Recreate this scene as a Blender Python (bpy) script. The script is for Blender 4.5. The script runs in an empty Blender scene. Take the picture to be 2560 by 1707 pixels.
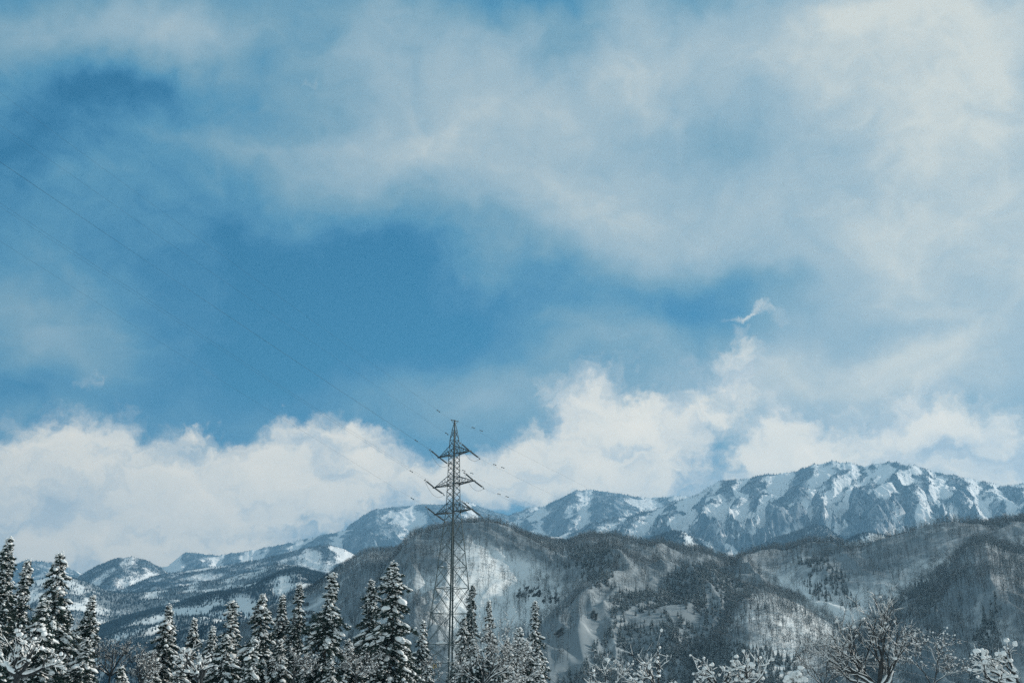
import bpy, bmesh, math, random
import numpy as np
from mathutils import Vector, Matrix

# ------------------------------------------------------------------ camera, sky, sun, exposure
SC = bpy.context.scene
C = SC.collection
R = math.radians
PW, PH, FPX = 2560.0, 1707.0, 2489.0
PITCH = R(17.55)
ZC = 9.0
CP, SP = math.cos(PITCH), math.sin(PITCH)
SUN_AZ, SUN_EL = R(60), R(24)          # clockwise from the viewing direction (+Y)

cam_d = bpy.data.cameras.new('camera')
cam_d.sensor_width = 36.0
cam_d.lens = 36.0 * FPX / PW
cam_d.clip_start = 0.5
cam_d.clip_end = 60000
cam = bpy.data.objects.new('camera', cam_d)
cam.location = (0, 0, ZC)
cam.rotation_euler = (math.pi / 2 + PITCH, 0, 0)
C.objects.link(cam)
SC.camera = cam
SC.view_settings.view_transform = 'Standard'
SC.view_settings.look = 'None'
SC.view_settings.exposure = 0.15
SC.view_settings.gamma = 1.0
SC.cycles.use_denoising = False
SC.cycles.max_bounces = 4
SC.cycles.diffuse_bounces = 2
SC.cycles.glossy_bounces = 1
SC.cycles.transmission_bounces = 2
SC.cycles.transparent_max_bounces = 6
SC.cycles.volume_bounces = 0
SC.cycles.sample_clamp_indirect = 4.0


def pxdir(x, y):
    """photo pixel -> (azimuth, tan elevation)"""
    rx = (x - PW / 2) / FPX
    ry = (PH / 2 - y) / FPX
    fy = CP - ry * SP
    fz = SP + ry * CP
    return math.atan2(rx, fy), fz / math.hypot(rx, fy)


def at(x, y, d):
    """the point at horizontal distance d in the direction of a photo pixel"""
    a, t = pxdir(x, y)
    return Vector((d * math.sin(a), d * math.cos(a), ZC + d * t))


def proj(X, Y, Z):
    Z = Z - ZC
    f = Y * CP + Z * SP
    u = -Y * SP + Z * CP
    f = np.maximum(f, 1.0)
    return PW / 2 + FPX * X / f, PH / 2 - FPX * u / f


def lin(c):
    return tuple(((v / 255) / 12.92 if v / 255 <= 0.04045 else ((v / 255 + 0.055) / 1.055) ** 2.4) for v in c) + (1.0,)


def build_world():
    w = bpy.data.worlds.new('World')
    SC.world = w
    w.use_nodes = True
    nt = w.node_tree
    nt.nodes.clear()
    N, L = nt.nodes, nt.links

    def node(t, **kw):
        n = N.new(t)
        for k, v in kw.items():
            setattr(n, k, v)
        return n

    def plug(s, v):
        if isinstance(v, bpy.types.NodeSocket):
            L.new(v, s)
        elif v is not None:
            s.default_value = v

    def m(op, a, b=None, c=None, clamp=False):
        n = node('ShaderNodeMath', operation=op, use_clamp=clamp)
        plug(n.inputs[0], a); plug(n.inputs[1], b); plug(n.inputs[2], c)
        return n.outputs[0]

    def ss(v, a, b, c=0.0, d=1.0):
        n = node('ShaderNodeMapRange', interpolation_type='SMOOTHSTEP')
        plug(n.inputs[0], v)
        for i, q in enumerate((a, b, c, d)):
            n.inputs[i + 1].default_value = q
        return n.outputs[0]

    def mixc(f, a, b):
        n = node('ShaderNodeMix', data_type='RGBA')
        plug(n.inputs[0], f); plug(n.inputs[6], a); plug(n.inputs[7], b)
        return n.outputs[2]

    tc = node('ShaderNodeTexCoord')
    sep = node('ShaderNodeSeparateXYZ')
    L.new(tc.outputs['Generated'], sep.inputs[0])
    az = m('ARCTAN2', sep.outputs[0], sep.outputs[1])
    el = m('ARCSINE', sep.outputs[2])
    comb = node('ShaderNodeCombineXYZ')
    L.new(az, comb.inputs[0]); L.new(el, comb.inputs[1])
    P = comb.outputs[0]

    def noise(scale, detail, rough, vec, off=(0, 0, 0), dist=0.0, sc=(1, 1, 1)):
        mp = node('ShaderNodeMapping')
        L.new(vec, mp.inputs[0])
        mp.inputs['Location'].default_value = off
        mp.inputs['Scale'].default_value = sc
        n = node('ShaderNodeTexNoise', noise_dimensions='2D')
        L.new(mp.outputs[0], n.inputs['Vector'])
        n.inputs['Scale'].default_value = scale
        n.inputs['Detail'].default_value = detail
        n.inputs['Roughness'].default_value = rough
        n.inputs['Distortion'].default_value = dist
        return n

    def warp(vec, nz, amt):
        s = node('ShaderNodeVectorMath', operation='SUBTRACT')
        L.new(nz.outputs['Color'], s.inputs[0]); s.inputs[1].default_value = (.5, .5, .5)
        k = node('ShaderNodeVectorMath', operation='MULTIPLY_ADD')
        L.new(s.outputs[0], k.inputs[0]); k.inputs[1].default_value = (amt, amt * .8, 0)
        L.new(vec, k.inputs[2])
        return k.outputs[0]

    def blob(vec, cx, cy, rx, ry, ang, amp):
        a0, t0 = pxdir(cx, cy)
        e0 = math.atan(t0)
        J = np.zeros((2, 2))
        for k, (dx, dy) in enumerate(((1, 0), (0, 1))):
            a1, t1 = pxdir(cx + dx, cy + dy)
            J[:, k] = (a1 - a0, math.atan(t1) - e0)
        th = R(ang)
        Rm = np.array([[math.cos(th), -math.sin(th)], [math.sin(th), math.cos(th)]])
        A = J @ Rm @ np.diag([rx, ry])
        U, S, _ = np.linalg.svd(A)
        rot = math.atan2(U[1, 0], U[0, 0])
        mp = node('ShaderNodeMapping', vector_type='TEXTURE')
        L.new(vec, mp.inputs[0])
        mp.inputs['Location'].default_value = (a0, e0, 0)
        mp.inputs['Rotation'].default_value = (0, 0, rot)
        mp.inputs['Scale'].default_value = (S[0], S[1], 1)
        g = node('ShaderNodeTexGradient', gradient_type='SPHERICAL')
        L.new(mp.outputs[0], g.inputs[0])
        return ss(g.outputs['Fac'], 0, 1, 0, amp)

    # thin high veil: brightness field
    n1 = noise(7, 2, .5, P, (3.1, 1.7, 0))
    n2 = noise(22, 5, .55, P, (8.2, 5.5, 0))
    Pv = warp(warp(P, n1, .10), n2, .035)
    veil = VEIL_BASE = 0.25
    for b in VEIL:
        veil = m('ADD', veil, blob(Pv, *b))
    nv = noise(9, 6, .5, Pv, (1.3, 9.1, 0), .3, (1, 1.7, 1))
    nv2 = noise(30, 5, .55, P, (4.4, 2.1, 0), .6, (1, 1.5, 1))
    veil = m('ADD', veil, m('MULTIPLY', m('SUBTRACT', nv.outputs['Fac'], .5), .42))
    veil = m('ADD', veil, m('MULTIPLY', m('SUBTRACT', nv2.outputs['Fac'], .5), .16))
    over = m('MAXIMUM', ss(el, .62, .95), ss(m('ABSOLUTE', az), .62, 1.1))
    veil = m('ADD', veil, m('MULTIPLY', over, .48))
    veil = m('MINIMUM', m('MAXIMUM', veil, .02), 1.0)

    # cumulus banks near the horizon
    n3 = noise(26, 6, .58, P, (2.2, 7.3, 0))
    n3b = noise(80, 4, .55, P, (12.2, 3.3, 0))
    Pc = warp(warp(P, n3, .055), n3b, .012)
    cu = 0.0
    for b in CUMULUS:
        cu = m('ADD', cu, blob(Pc, *b))
    nc = noise(34, 8, .56, Pc, (6.6, 6.1, 0), .2, (1, 1.4, 1))
    nc2 = noise(12, 5, .5, Pc, (16.6, 2.1, 0), .2, (1, 1.6, 1))
    cuf = m('ADD', cu, m('MULTIPLY', m('SUBTRACT', nc.outputs['Fac'], .5), .62))
    cuf = m('ADD', cuf, m('MULTIPLY', m('SUBTRACT', nc2.outputs['Fac'], .5), .35))
    alpha = ss(cuf, .14, .74)
    ns = noise(16, 6, .55, Pc, (26.6, 12.1, 0), .4, (1, 1.8, 1))
    shade = m('ADD', m('MULTIPLY', m('SUBTRACT', cuf, .5), .40), ns.outputs['Fac'])
    grey = 0.0
    for b in GREY:
        grey = m('ADD', grey, blob(Pc, *b))
    shade = m('SUBTRACT', shade, grey)

    # blue sky from the Sky Texture
    sky = node('ShaderNodeTexSky', sky_type='NISHITA', sun_disc=False)
    sky.sun_elevation = SUN_EL
    sky.sun_rotation = SUN_AZ
    sky.air_density = 1.0; sky.dust_density = .3; sky.ozone_density = 2.0
    sm = node('ShaderNodeMix', data_type='RGBA', blend_type='MULTIPLY')
    sm.inputs[0].default_value = 1.0
    L.new(sky.outputs[0], sm.inputs[6])
    k = SKY_K
    sm.inputs[7].default_value = (k * SKY_TINT[0], k * SKY_TINT[1], k * SKY_TINT[2], 1)

    ramp = node('ShaderNodeValToRGB')
    cr = ramp.color_ramp
    stops = [(0.0, (16, 108, 158)), (.25, (76, 136, 168)), (.45, (114, 154, 174)), (.62, (142, 170, 184)),
             (.8, (166, 184, 191)), (1.0, (205, 209, 203))]
    cr.elements[0].position, cr.elements[0].color = 0.0, lin(stops[0][1])
    cr.elements[1].position, cr.elements[1].color = 1.0, lin(stops[-1][1])
    for p_, c_ in stops[1:-1]:
        e = cr.elements.new(p_); e.color = lin(c_)
    L.new(veil, ramp.inputs[0])
    col = mixc(ss(veil, -.18, .26), sm.outputs[2], ramp.outputs[0])
    r2 = node('ShaderNodeValToRGB')
    c2 = r2.color_ramp
    c2.elements[0].position, c2.elements[0].color = .15, lin((172, 187, 196))
    c2.elements[1].position, c2.elements[1].color = .95, lin((252, 242, 224))
    for p_, c_ in ((.38, (205, 210, 209)), (.60, (236, 231, 218))):
        e = c2.elements.new(p_); e.color = lin(c_)
    L.new(shade, r2.inputs[0])
    col = mixc(alpha, col, r2.outputs[0])
    bg = node('ShaderNodeBackground')
    # the sky texture is scaled by the strength here, the clouds by its inverse
    L.new(col, bg.inputs[0])
    bg.inputs[1].default_value = WORLD_STRENGTH
    out = node('ShaderNodeOutputWorld')
    L.new(bg.outputs[0], out.inputs[0])
    w.cycles.sampling_method = 'MANUAL'
    w.cycles.sample_map_resolution = 512


SKY_K, SKY_TINT, WORLD_STRENGTH = 0.071, (.05, .86, 1.0), 1.0
VEIL = [
    (2350, 850, 1100, 560, 0, .14), (300, 60, 700, 160, 0, .06), (1000, 420, 520, 160, 25, -.08),
    (1750, 400, 1500, 800, 0, .13), (1950, 600, 800, 320, 10, .06), (500, 60, 900, 240, 0, .12), (760, 330, 500, 220, 20, .08),  # cx, cy, rx, ry, angle, amount  (photo px, turned into azimuth / elevation)
    (2650, 400, 2100, 1200, 0, .48),
    (250, 90, 620, 170, 6, .22), (400, 130, 240, 100, 15, .16), (30, 60, 300, 150, 0, .06),
    (1130, 220, 560, 340, 20, .32), (1240, 250, 280, 170, 20, .14), (930, 380, 320, 130, -10, .22), (930, 130, 260, 160, 0, .06),
    (1540, 140, 200, 260, 0, .22), (1700, 180, 500, 260, 0, .10),
    (2060, 90, 480, 240, 10, .20), (2350, 60, 500, 240, 0, .22), (2450, 330, 420, 340, 0, .16), (2260, 640, 380, 170, 0, .06),
    (1330, 20, 230, 120, 0, -.36), (1440, 150, 140, 150, 0, -.20), (1720, 0, 200, 80, 0, -.14),
    (470, 20, 200, 90, 0, -.05), (700, 110, 300, 130, 0, -.04),
    (300, 240, 460, 190, 12, -.26), (210, 180, 160, 110, 0, -.10), (30, 390, 240, 170, 0, -.20), (480, 330, 220, 90, 10, .14),
    (1040, 680, 700, 260, 6, -.10), (1100, 620, 380, 130, 0, -.12), (1200, 470, 900, 330, 6, .24), (1300, 560, 600, 200, 10, .10), (1500, 560, 400, 160, 10, .10), (600, 640, 460, 200, 10, -.18), (860, 760, 700, 330, 0, -.18), (620, 950, 480, 260, 0, -.22),
    (1020, 830, 360, 200, 20, -.20), (1390, 660, 260, 160, 0, -.16), (1720, 730, 460, 150, 0, -.30), (1840, 770, 300, 140, 0, -.22),
    (2200, 815, 260, 80, 0, -.20), (1370, 380, 160, 90, 0, -.10), (1800, 350, 220, 160, 60, -.10),
    (2230, 470, 340, 120, 0, -.08),
    (130, 790, 440, 220, 15, .22), (230, 860, 300, 170, 0, .08), (60, 960, 260, 110, 0, -.22),
    (1180, 980, 460, 170, 10, .26), (1500, 860, 320, 130, -15, .16), (2050, 980, 800, 280, 0, .30), (2250, 900, 500, 200, -8, .10),
    (700, 560, 400, 110, 20, .04),
]
CUMULUS = [
    (200, 1300, 900, 380, 0, .62), (190, 1085, 240, 110, 5, .42), (20, 1180, 300, 170, 0, .22), (330, 1120, 260, 120, 0, .20), (540, 1330, 800, 300, 0, .42),
    (790, 1140, 330, 170, 0, .50), (770, 1080, 160, 70, 0, .22), (1000, 1220, 380, 170, 0, .46), (950, 1140, 260, 90, 10, .20),
    (490, 1082, 90, 45, 0, .42), (895, 1078, 90, 40, 0, .34), (195, 955, 110, 36, -5, .26), (560, 1110, 130, 50, 40, -.16), (590, 1220, 300, 130, 0, .40), (1200, 1210, 280, 120, 0, .36),
    (1470, 1000, 230, 150, 5, .48), (1400, 1000, 150, 80, 0, .14), (1540, 915, 220, 110, -25, .16), (1640, 1060, 260, 100, 5, .50), (1560, 1120, 200, 60, 10, -.12),
    (1840, 890, 120, 130, -25, .36), (1855, 855, 60, 60, 0, .12), (1800, 950, 200, 120, 0, .18), (1760, 1020, 300, 90, -10, .30),
    (1842, 788, 80, 22, 8, .36), (1898, 780, 74, 20, -26, .36), (1934, 792, 26, 44, -25, .24),
    (1420, 1160, 360, 180, 0, .62), (1330, 1110, 200, 90, 0, .14), (1660, 1200, 460, 200, 0, .62), (1950, 1120, 220, 160, 0, .55), (1950, 1070, 110, 90, 0, .22),
    (2150, 1180, 460, 220, 0, .60), (2380, 1080, 340, 190, 8, .62), (2560, 1200, 300, 200, 0, .5), (1180, 1200, 260, 90, 0, .10),
    (1990, 1000, 900, 240, -6, .16), (1800, 1145, 120, 70, 40, -.28), (1850, 1100, 120, 50, 0, -.22),
]
GREY = [(2390, 1150, 320, 90, 3, .34), (2300, 1090, 160, 40, 15, .10), (100, 1280, 380, 90, 0, .22), (650, 1300, 420, 70, -8, .06), (1900, 960, 600, 160, 0, .14), (850, 1190, 150, 50, 20, .12)]
build_world()

sun_d = bpy.data.lights.new('sun', 'SUN')
sun_d.energy = 4.4
sun_d.angle = R(1.5)
sun_d.color = (1.0, .95, .87)
sun = bpy.data.objects.new('sun', sun_d)
sd = Vector((math.sin(SUN_AZ) * math.cos(SUN_EL), math.cos(SUN_AZ) * math.cos(SUN_EL), math.sin(SUN_EL)))
sun.rotation_euler = sd.to_track_quat('Z', 'Y').to_euler()
sun.location = (40, -20, 60)
C.objects.link(sun)

# ------------------------------------------------------------------ helpers
def hash01(ix, iy, seed):
    h = (ix.astype(np.int64) * 374761393 + iy.astype(np.int64) * 668265263 + seed * 1442695041) & 0x7fffffff
    h = ((h ^ (h >> 13)) * 1274126177) & 0x7fffffff
    h = ((h ^ (h >> 11)) * 1103515245) & 0x7fffffff
    return ((h ^ (h >> 16)) & 0xffffff) / float(0x1000000)


def perlin(x, y, seed=0):
    x = np.asarray(x, float); y = np.asarray(y, float)
    x0 = np.floor(x); y0 = np.floor(y)
    fx = x - x0; fy = y - y0
    u = fx * fx * fx * (fx * (fx * 6 - 15) + 10)
    v = fy * fy * fy * (fy * (fy * 6 - 15) + 10)
    def g(ix, iy, dx, dy):
        a = hash01(ix, iy, seed) * 2 * np.pi
        return np.cos(a) * dx + np.sin(a) * dy
    a = g(x0, y0, fx, fy); b = g(x0 + 1, y0, fx - 1, fy)
    c = g(x0, y0 + 1, fx, fy - 1); d = g(x0 + 1, y0 + 1, fx - 1, fy - 1)
    return 1.41 * ((a * (1 - u) + b * u) * (1 - v) + (c * (1 - u) + d * u) * v)


def fbm(x, y, seed=0, oct=5, g=.5):
    s, a, t = 0, 1.0, 0
    for k in range(oct):
        s = s + a * perlin(x * 2 ** k, y * 2 ** k, seed + k); t += a; a *= g
    return s / t


def sstep(a, b, x):
    t = np.clip((x - a) / (b - a), 0, 1)
    return t * t * (3 - 2 * t)


def add_mesh(name, V, F, mat=None, parent=None, smooth=False, loc=None, mats=None, midx=None):
    """V (n,3); F (m,3) or (m,4) array or list of such arrays"""
    if not isinstance(F, (list, tuple)):
        F = [F]
    F = [f for f in F if len(f)]
    V = np.asarray(V, np.float32)
    me = bpy.data.meshes.new(name)
    me.vertices.add(len(V))
    me.vertices.foreach_set('co', V.ravel())
    nl = sum(f.size for f in F); nf = sum(len(f) for f in F)
    me.loops.add(nl)
    me.loops.foreach_set('vertex_index', np.concatenate([f.ravel() for f in F]).astype(np.int32))
    tot = np.concatenate([np.full(len(f), f.shape[1]) for f in F]).astype(np.int32)
    st = np.concatenate([[0], np.cumsum(tot)[:-1]]).astype(np.int32)
    me.polygons.add(nf)
    me.polygons.foreach_set('loop_start', st)
    me.polygons.foreach_set('use_smooth', np.full(nf, smooth, dtype=bool))
    if mats:
        for q in mats: me.materials.append(q)
        me.polygons.foreach_set('material_index', np.asarray(midx, np.int32))
    elif mat:
        me.materials.append(mat)
    me.update(calc_edges=True)
    me.validate()
    o = bpy.data.objects.new(name, me)
    if loc is not None: o.location = loc
    if parent is not None: o.parent = parent
    C.objects.link(o)
    return o


def tag(o, label=None, cat=None, group=None, kind=None):
    if label: o['label'] = label
    if cat: o['category'] = cat
    if group: o['group'] = group
    if kind: o['kind'] = kind
    return o


def empty(name, loc, rz=0.0):
    o = bpy.data.objects.new(name, None)
    o.location = loc; o.rotation_euler = (0, 0, rz)
    o.empty_display_size = .5
    C.objects.link(o)
    return o


class MB:
    def __init__(s): s.v, s.f3, s.f4, s.n = [], [], [], 0
    def add(s, V, F3=None, F4=None):
        V = np.asarray(V, float)
        if F3 is not None and len(F3): s.f3.append(np.asarray(F3) + s.n)
        if F4 is not None and len(F4): s.f4.append(np.asarray(F4) + s.n)
        s.v.append(V); s.n += len(V)
    def bar(s, a, b, w, w2=None, roll=0.0):
        """square bar from a to b"""
        a = np.asarray(a, float); b = np.asarray(b, float)
        w2 = w if w2 is None else w2
        d = b - a; d = d / (np.linalg.norm(d) + 1e-9)
        up = np.array([0, 0, 1.0]) if abs(d[2]) < .95 else np.array([1.0, 0, 0])
        x = np.cross(d, up); x /= np.linalg.norm(x); y = np.cross(x, d)
        c = [(-1, -1), (1, -1), (1, 1), (-1, 1)]
        V = [a + (x * i + y * j) * w / 2 for i, j in c] + [b + (x * i + y * j) * w2 / 2 for i, j in c]
        s.add(V, None, [(0, 1, 5, 4), (1, 2, 6, 5), (2, 3, 7, 6), (3, 0, 4, 7), (3, 2, 1, 0), (4, 5, 6, 7)])
    def tube(s, pts, rad, n=5):
        pts = np.asarray(pts, float); k = len(pts)
        rad = np.broadcast_to(np.asarray(rad, float), (k,))
        t = np.gradient(pts, axis=0); t /= (np.linalg.norm(t, axis=1)[:, None] + 1e-9)
        up = np.array([0, 0, 1.0]) if abs(t[0][2]) < .9 else np.array([1.0, 0, 0])
        x = np.cross(t, up); x /= (np.linalg.norm(x, axis=1)[:, None] + 1e-9); y = np.cross(x, t)
        an = np.arange(n) * 2 * np.pi / n
        V = pts[:, None, :] + rad[:, None, None] * (np.cos(an)[None, :, None] * x[:, None, :] + np.sin(an)[None, :, None] * y[:, None, :])
        V = V.reshape(-1, 3)
        i = np.arange(k - 1)[:, None] * n; j = np.arange(n)[None, :]; j2 = (j + 1) % n
        F = np.stack([i + j, i + j2, i + n + j2, i + n + j], -1).reshape(-1, 4)
        s.add(V, None, F)
    def build(s, name, mat, parent=None, smooth=False, loc=None):
        return add_mesh(name, np.concatenate(s.v), [np.concatenate(s.f3) if s.f3 else np.zeros((0, 3), int),
                        np.concatenate(s.f4) if s.f4 else np.zeros((0, 4), int)], mat, parent, smooth, loc)


def ico(sub):
    bm = bmesh.new()
    bmesh.ops.create_icosphere(bm, subdivisions=sub, radius=1.0)
    V = np.array([v.co[:] for v in bm.verts]); F = np.array([[v.index for v in f.verts] for f in bm.faces])
    bm.free()
    return V, F


ICO1, ICO2 = ico(1), ico(2)


def lumps(rng, cen, size, base=ICO2, flat=.72, rough=.18, an=None, long=1.0, slope=0.0, under=.45):
    """many lumpy snow cushions: centres (n,3), sizes (n,) -> V, F"""
    V0, F0 = base
    n = len(cen)
    if n == 0: return np.zeros((0, 3)), np.zeros((0, 3), int)
    sc = size[:, None] * np.stack([rng.uniform(.8, 1.35, n), rng.uniform(.8, 1.2, n), rng.uniform(flat * .8, flat * 1.25, n)], 1)
    an = rng.uniform(0, 6.28, n) if an is None else an
    sc[:, 0] *= long
    ph = rng.uniform(0, 6.28, (n, 3))
    V = V0[None] * (1 + rough * (np.sin(3.1 * V0[None, :, 0] + ph[:, None, 0]) + np.sin(4.3 * V0[None, :, 1] + ph[:, None, 1]) * .7
                                 + np.sin(5.2 * V0[None, :, 2] + 2 * V0[None, :, 0] + ph[:, None, 2]) * .5)[..., None])
    V = V * sc[:, None, :]
    # flatten the underside
    V[..., 2] = np.where(V[..., 2] < 0, V[..., 2] * under, V[..., 2]) - slope * V[..., 0]
    x = V[..., 0] * np.cos(an)[:, None] - V[..., 1] * np.sin(an)[:, None]
    y = V[..., 0] * np.sin(an)[:, None] + V[..., 1] * np.cos(an)[:, None]
    V = np.stack([x, y, V[..., 2]], -1) + cen[:, None, :]
    F = F0[None] + (np.arange(n) * len(V0))[:, None, None]
    return V.reshape(-1, 3), F.reshape(-1, 3)


# ------------------------------------------------------------------ materials
def mat(name, col, rough=.8, spec=.2, metal=0.0, var=.0, scale=3.0, col2=None, bump=0.0, bscale=20.0, det=4):
    m = bpy.data.materials.new(name)
    m.use_nodes = True
    nt = m.node_tree
    b = nt.nodes['Principled BSDF']
    b.inputs['Roughness'].default_value = rough
    b.inputs['Specular IOR Level'].default_value = spec
    b.inputs['Metallic'].default_value = metal
    c = tuple(col) + (1.0,)
    b.inputs['Base Color'].default_value = c
    g = nt.nodes.new('ShaderNodeNewGeometry')
    if var > 0 or col2:
        n = nt.nodes.new('ShaderNodeTexNoise')
        nt.links.new(g.outputs['Position'], n.inputs['Vector'])
        n.inputs['Scale'].default_value = scale
        n.inputs['Detail'].default_value = det
        r = nt.nodes.new('ShaderNodeValToRGB')
        r.color_ramp.elements[0].position = .35
        r.color_ramp.elements[1].position = .65
        a = col2 if col2 else tuple(v * (1 - var) for v in col)
        r.color_ramp.elements[0].color = tuple(a) + (1,)
        r.color_ramp.elements[1].color = c if col2 else tuple(min(1, v * (1 + var)) for v in col) + (1,)
        nt.links.new(n.outputs[0], r.inputs[0])
        nt.links.new(r.outputs[0], b.inputs['Base Color'])
    if bump > 0:
        n = nt.nodes.new('ShaderNodeTexNoise')
        nt.links.new(g.outputs['Position'], n.inputs['Vector'])
        n.inputs['Scale'].default_value = bscale
        n.inputs['Detail'].default_value = 5
        bp = nt.nodes.new('ShaderNodeBump')
        bp.inputs['Strength'].default_value = bump
        nt.links.new(n.outputs[0], bp.inputs['Height'])
        nt.links.new(bp.outputs[0], b.inputs['Normal'])
    return m


M = dict(
    snow=mat('snow', (.84, .84, .82), .6, .25, var=.04, scale=1.2, bump=.25, bscale=6),
    needles=mat('cedar_needles', (.018, .040, .038), .7, .2, col2=(.030, .052, .040), scale=2.5),
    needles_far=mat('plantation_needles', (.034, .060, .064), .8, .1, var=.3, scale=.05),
    rime=mat('rimed_twigs', (.50, .54, .55), .8, .1),
    frost=mat('frosted_needles', (.52, .58, .59), .7, .2, var=.25, scale=4),
    bark=mat('cedar_bark', (.085, .075, .066), .9, .1, var=.3, scale=8),
    bark2=mat('grey_bark', (.042, .046, .048), .9, .1, var=.3, scale=8),
    twig=mat('bare_twigs', (.030, .041, .043), .9, .1, var=.35, scale=.02),
    steel=mat('galvanised_steel', (.060, .092, .098), .55, .4, metal=.35, var=.18, scale=1.5),
    steel_dark=mat('weathered_steel', (.030, .046, .050), .6, .4, metal=.3, var=.2, scale=2),
    porcelain=mat('porcelain', (.11, .12, .12), .35, .5),
    wire=mat('aluminium_wire', (.045, .055, .06), .5, .4, metal=.4),
    yellow=mat('yellow_plate', (.62, .40, .06), .6, .3),
    black=mat('black_print', (.03, .03, .03), .7, .2),
    rock=mat('rock', (.055, .065, .065), .9, .15, col2=(.11, .12, .12), scale=.3, bump=.6, bscale=.8),
    timber=mat('dark_timber', (.05, .055, .055), .8, .2),
)


def terrain_mat(name, snow, scrub, scale, lo, hi, stretch=(1, 1, .35), fine=6.0, bump=.0, k=.45):
    """snowy slope with patches of brushwood and rock breaking through"""
    m = bpy.data.materials.new(name)
    m.use_nodes = True
    nt = m.node_tree; N, L = nt.nodes, nt.links
    b = N['Principled BSDF']
    b.inputs['Roughness'].default_value = .8
    b.inputs['Specular IOR Level'].default_value = .15
    g = N.new('ShaderNodeNewGeometry')
    mp = N.new('ShaderNodeMapping'); mp.inputs['Scale'].default_value = stretch
    L.new(g.outputs['Position'], mp.inputs[0])
    def nz(sc, det, ro):
        n = N.new('ShaderNodeTexNoise'); L.new(mp.outputs[0], n.inputs['Vector'])
        n.inputs['Scale'].default_value = sc; n.inputs['Detail'].default_value = det; n.inputs['Roughness'].default_value = ro
        return n
    a = nz(scale, 7, .66); c = nz(scale * fine, 3, .7)
    att = N.new('ShaderNodeAttribute'); att.attribute_name = 'scrub'
    s = N.new('ShaderNodeMath'); s.operation = 'MULTIPLY_ADD'
    L.new(c.outputs[0], s.inputs[0]); s.inputs[1].default_value = .55; L.new(a.outputs[0], s.inputs[2])
    s2 = N.new('ShaderNodeMath'); s2.operation = 'MULTIPLY_ADD'
    L.new(att.outputs['Fac'], s2.inputs[0]); s2.inputs[1].default_value = k; L.new(s.outputs[0], s2.inputs[2])
    r = N.new('ShaderNodeMapRange'); r.interpolation_type = 'SMOOTHSTEP'
    L.new(s2.outputs[0], r.inputs[0]); r.inputs[1].default_value = lo; r.inputs[2].default_value = hi
    x = N.new('ShaderNodeMix'); x.data_type = 'RGBA'
    L.new(r.outputs[0], x.inputs[0])
    x.inputs[6].default_value = tuple(snow) + (1,); x.inputs[7].default_value = tuple(scrub) + (1,)
    L.new(x.outputs[2], b.inputs['Base Color'])
    return m


MT = dict(
    massif=terrain_mat('alpine_snow_hazed_brush', (.84, .84, .83), (.08, .15, .20), .015, .98, 1.62, k=.72),  # brush patches tinted blue to deepen the far haze and shade
    hill=terrain_mat('wooded_snow', (.78, .80, .79), (.20, .24, .26), .02, .9, 1.4, k=.6),
    ground=terrain_mat('valley_snow', (.70, .74, .76), (.45, .47, .47), .02, .85, 1.3),
)

# ------------------------------------------------------------------ land
LANDS = []


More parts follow.
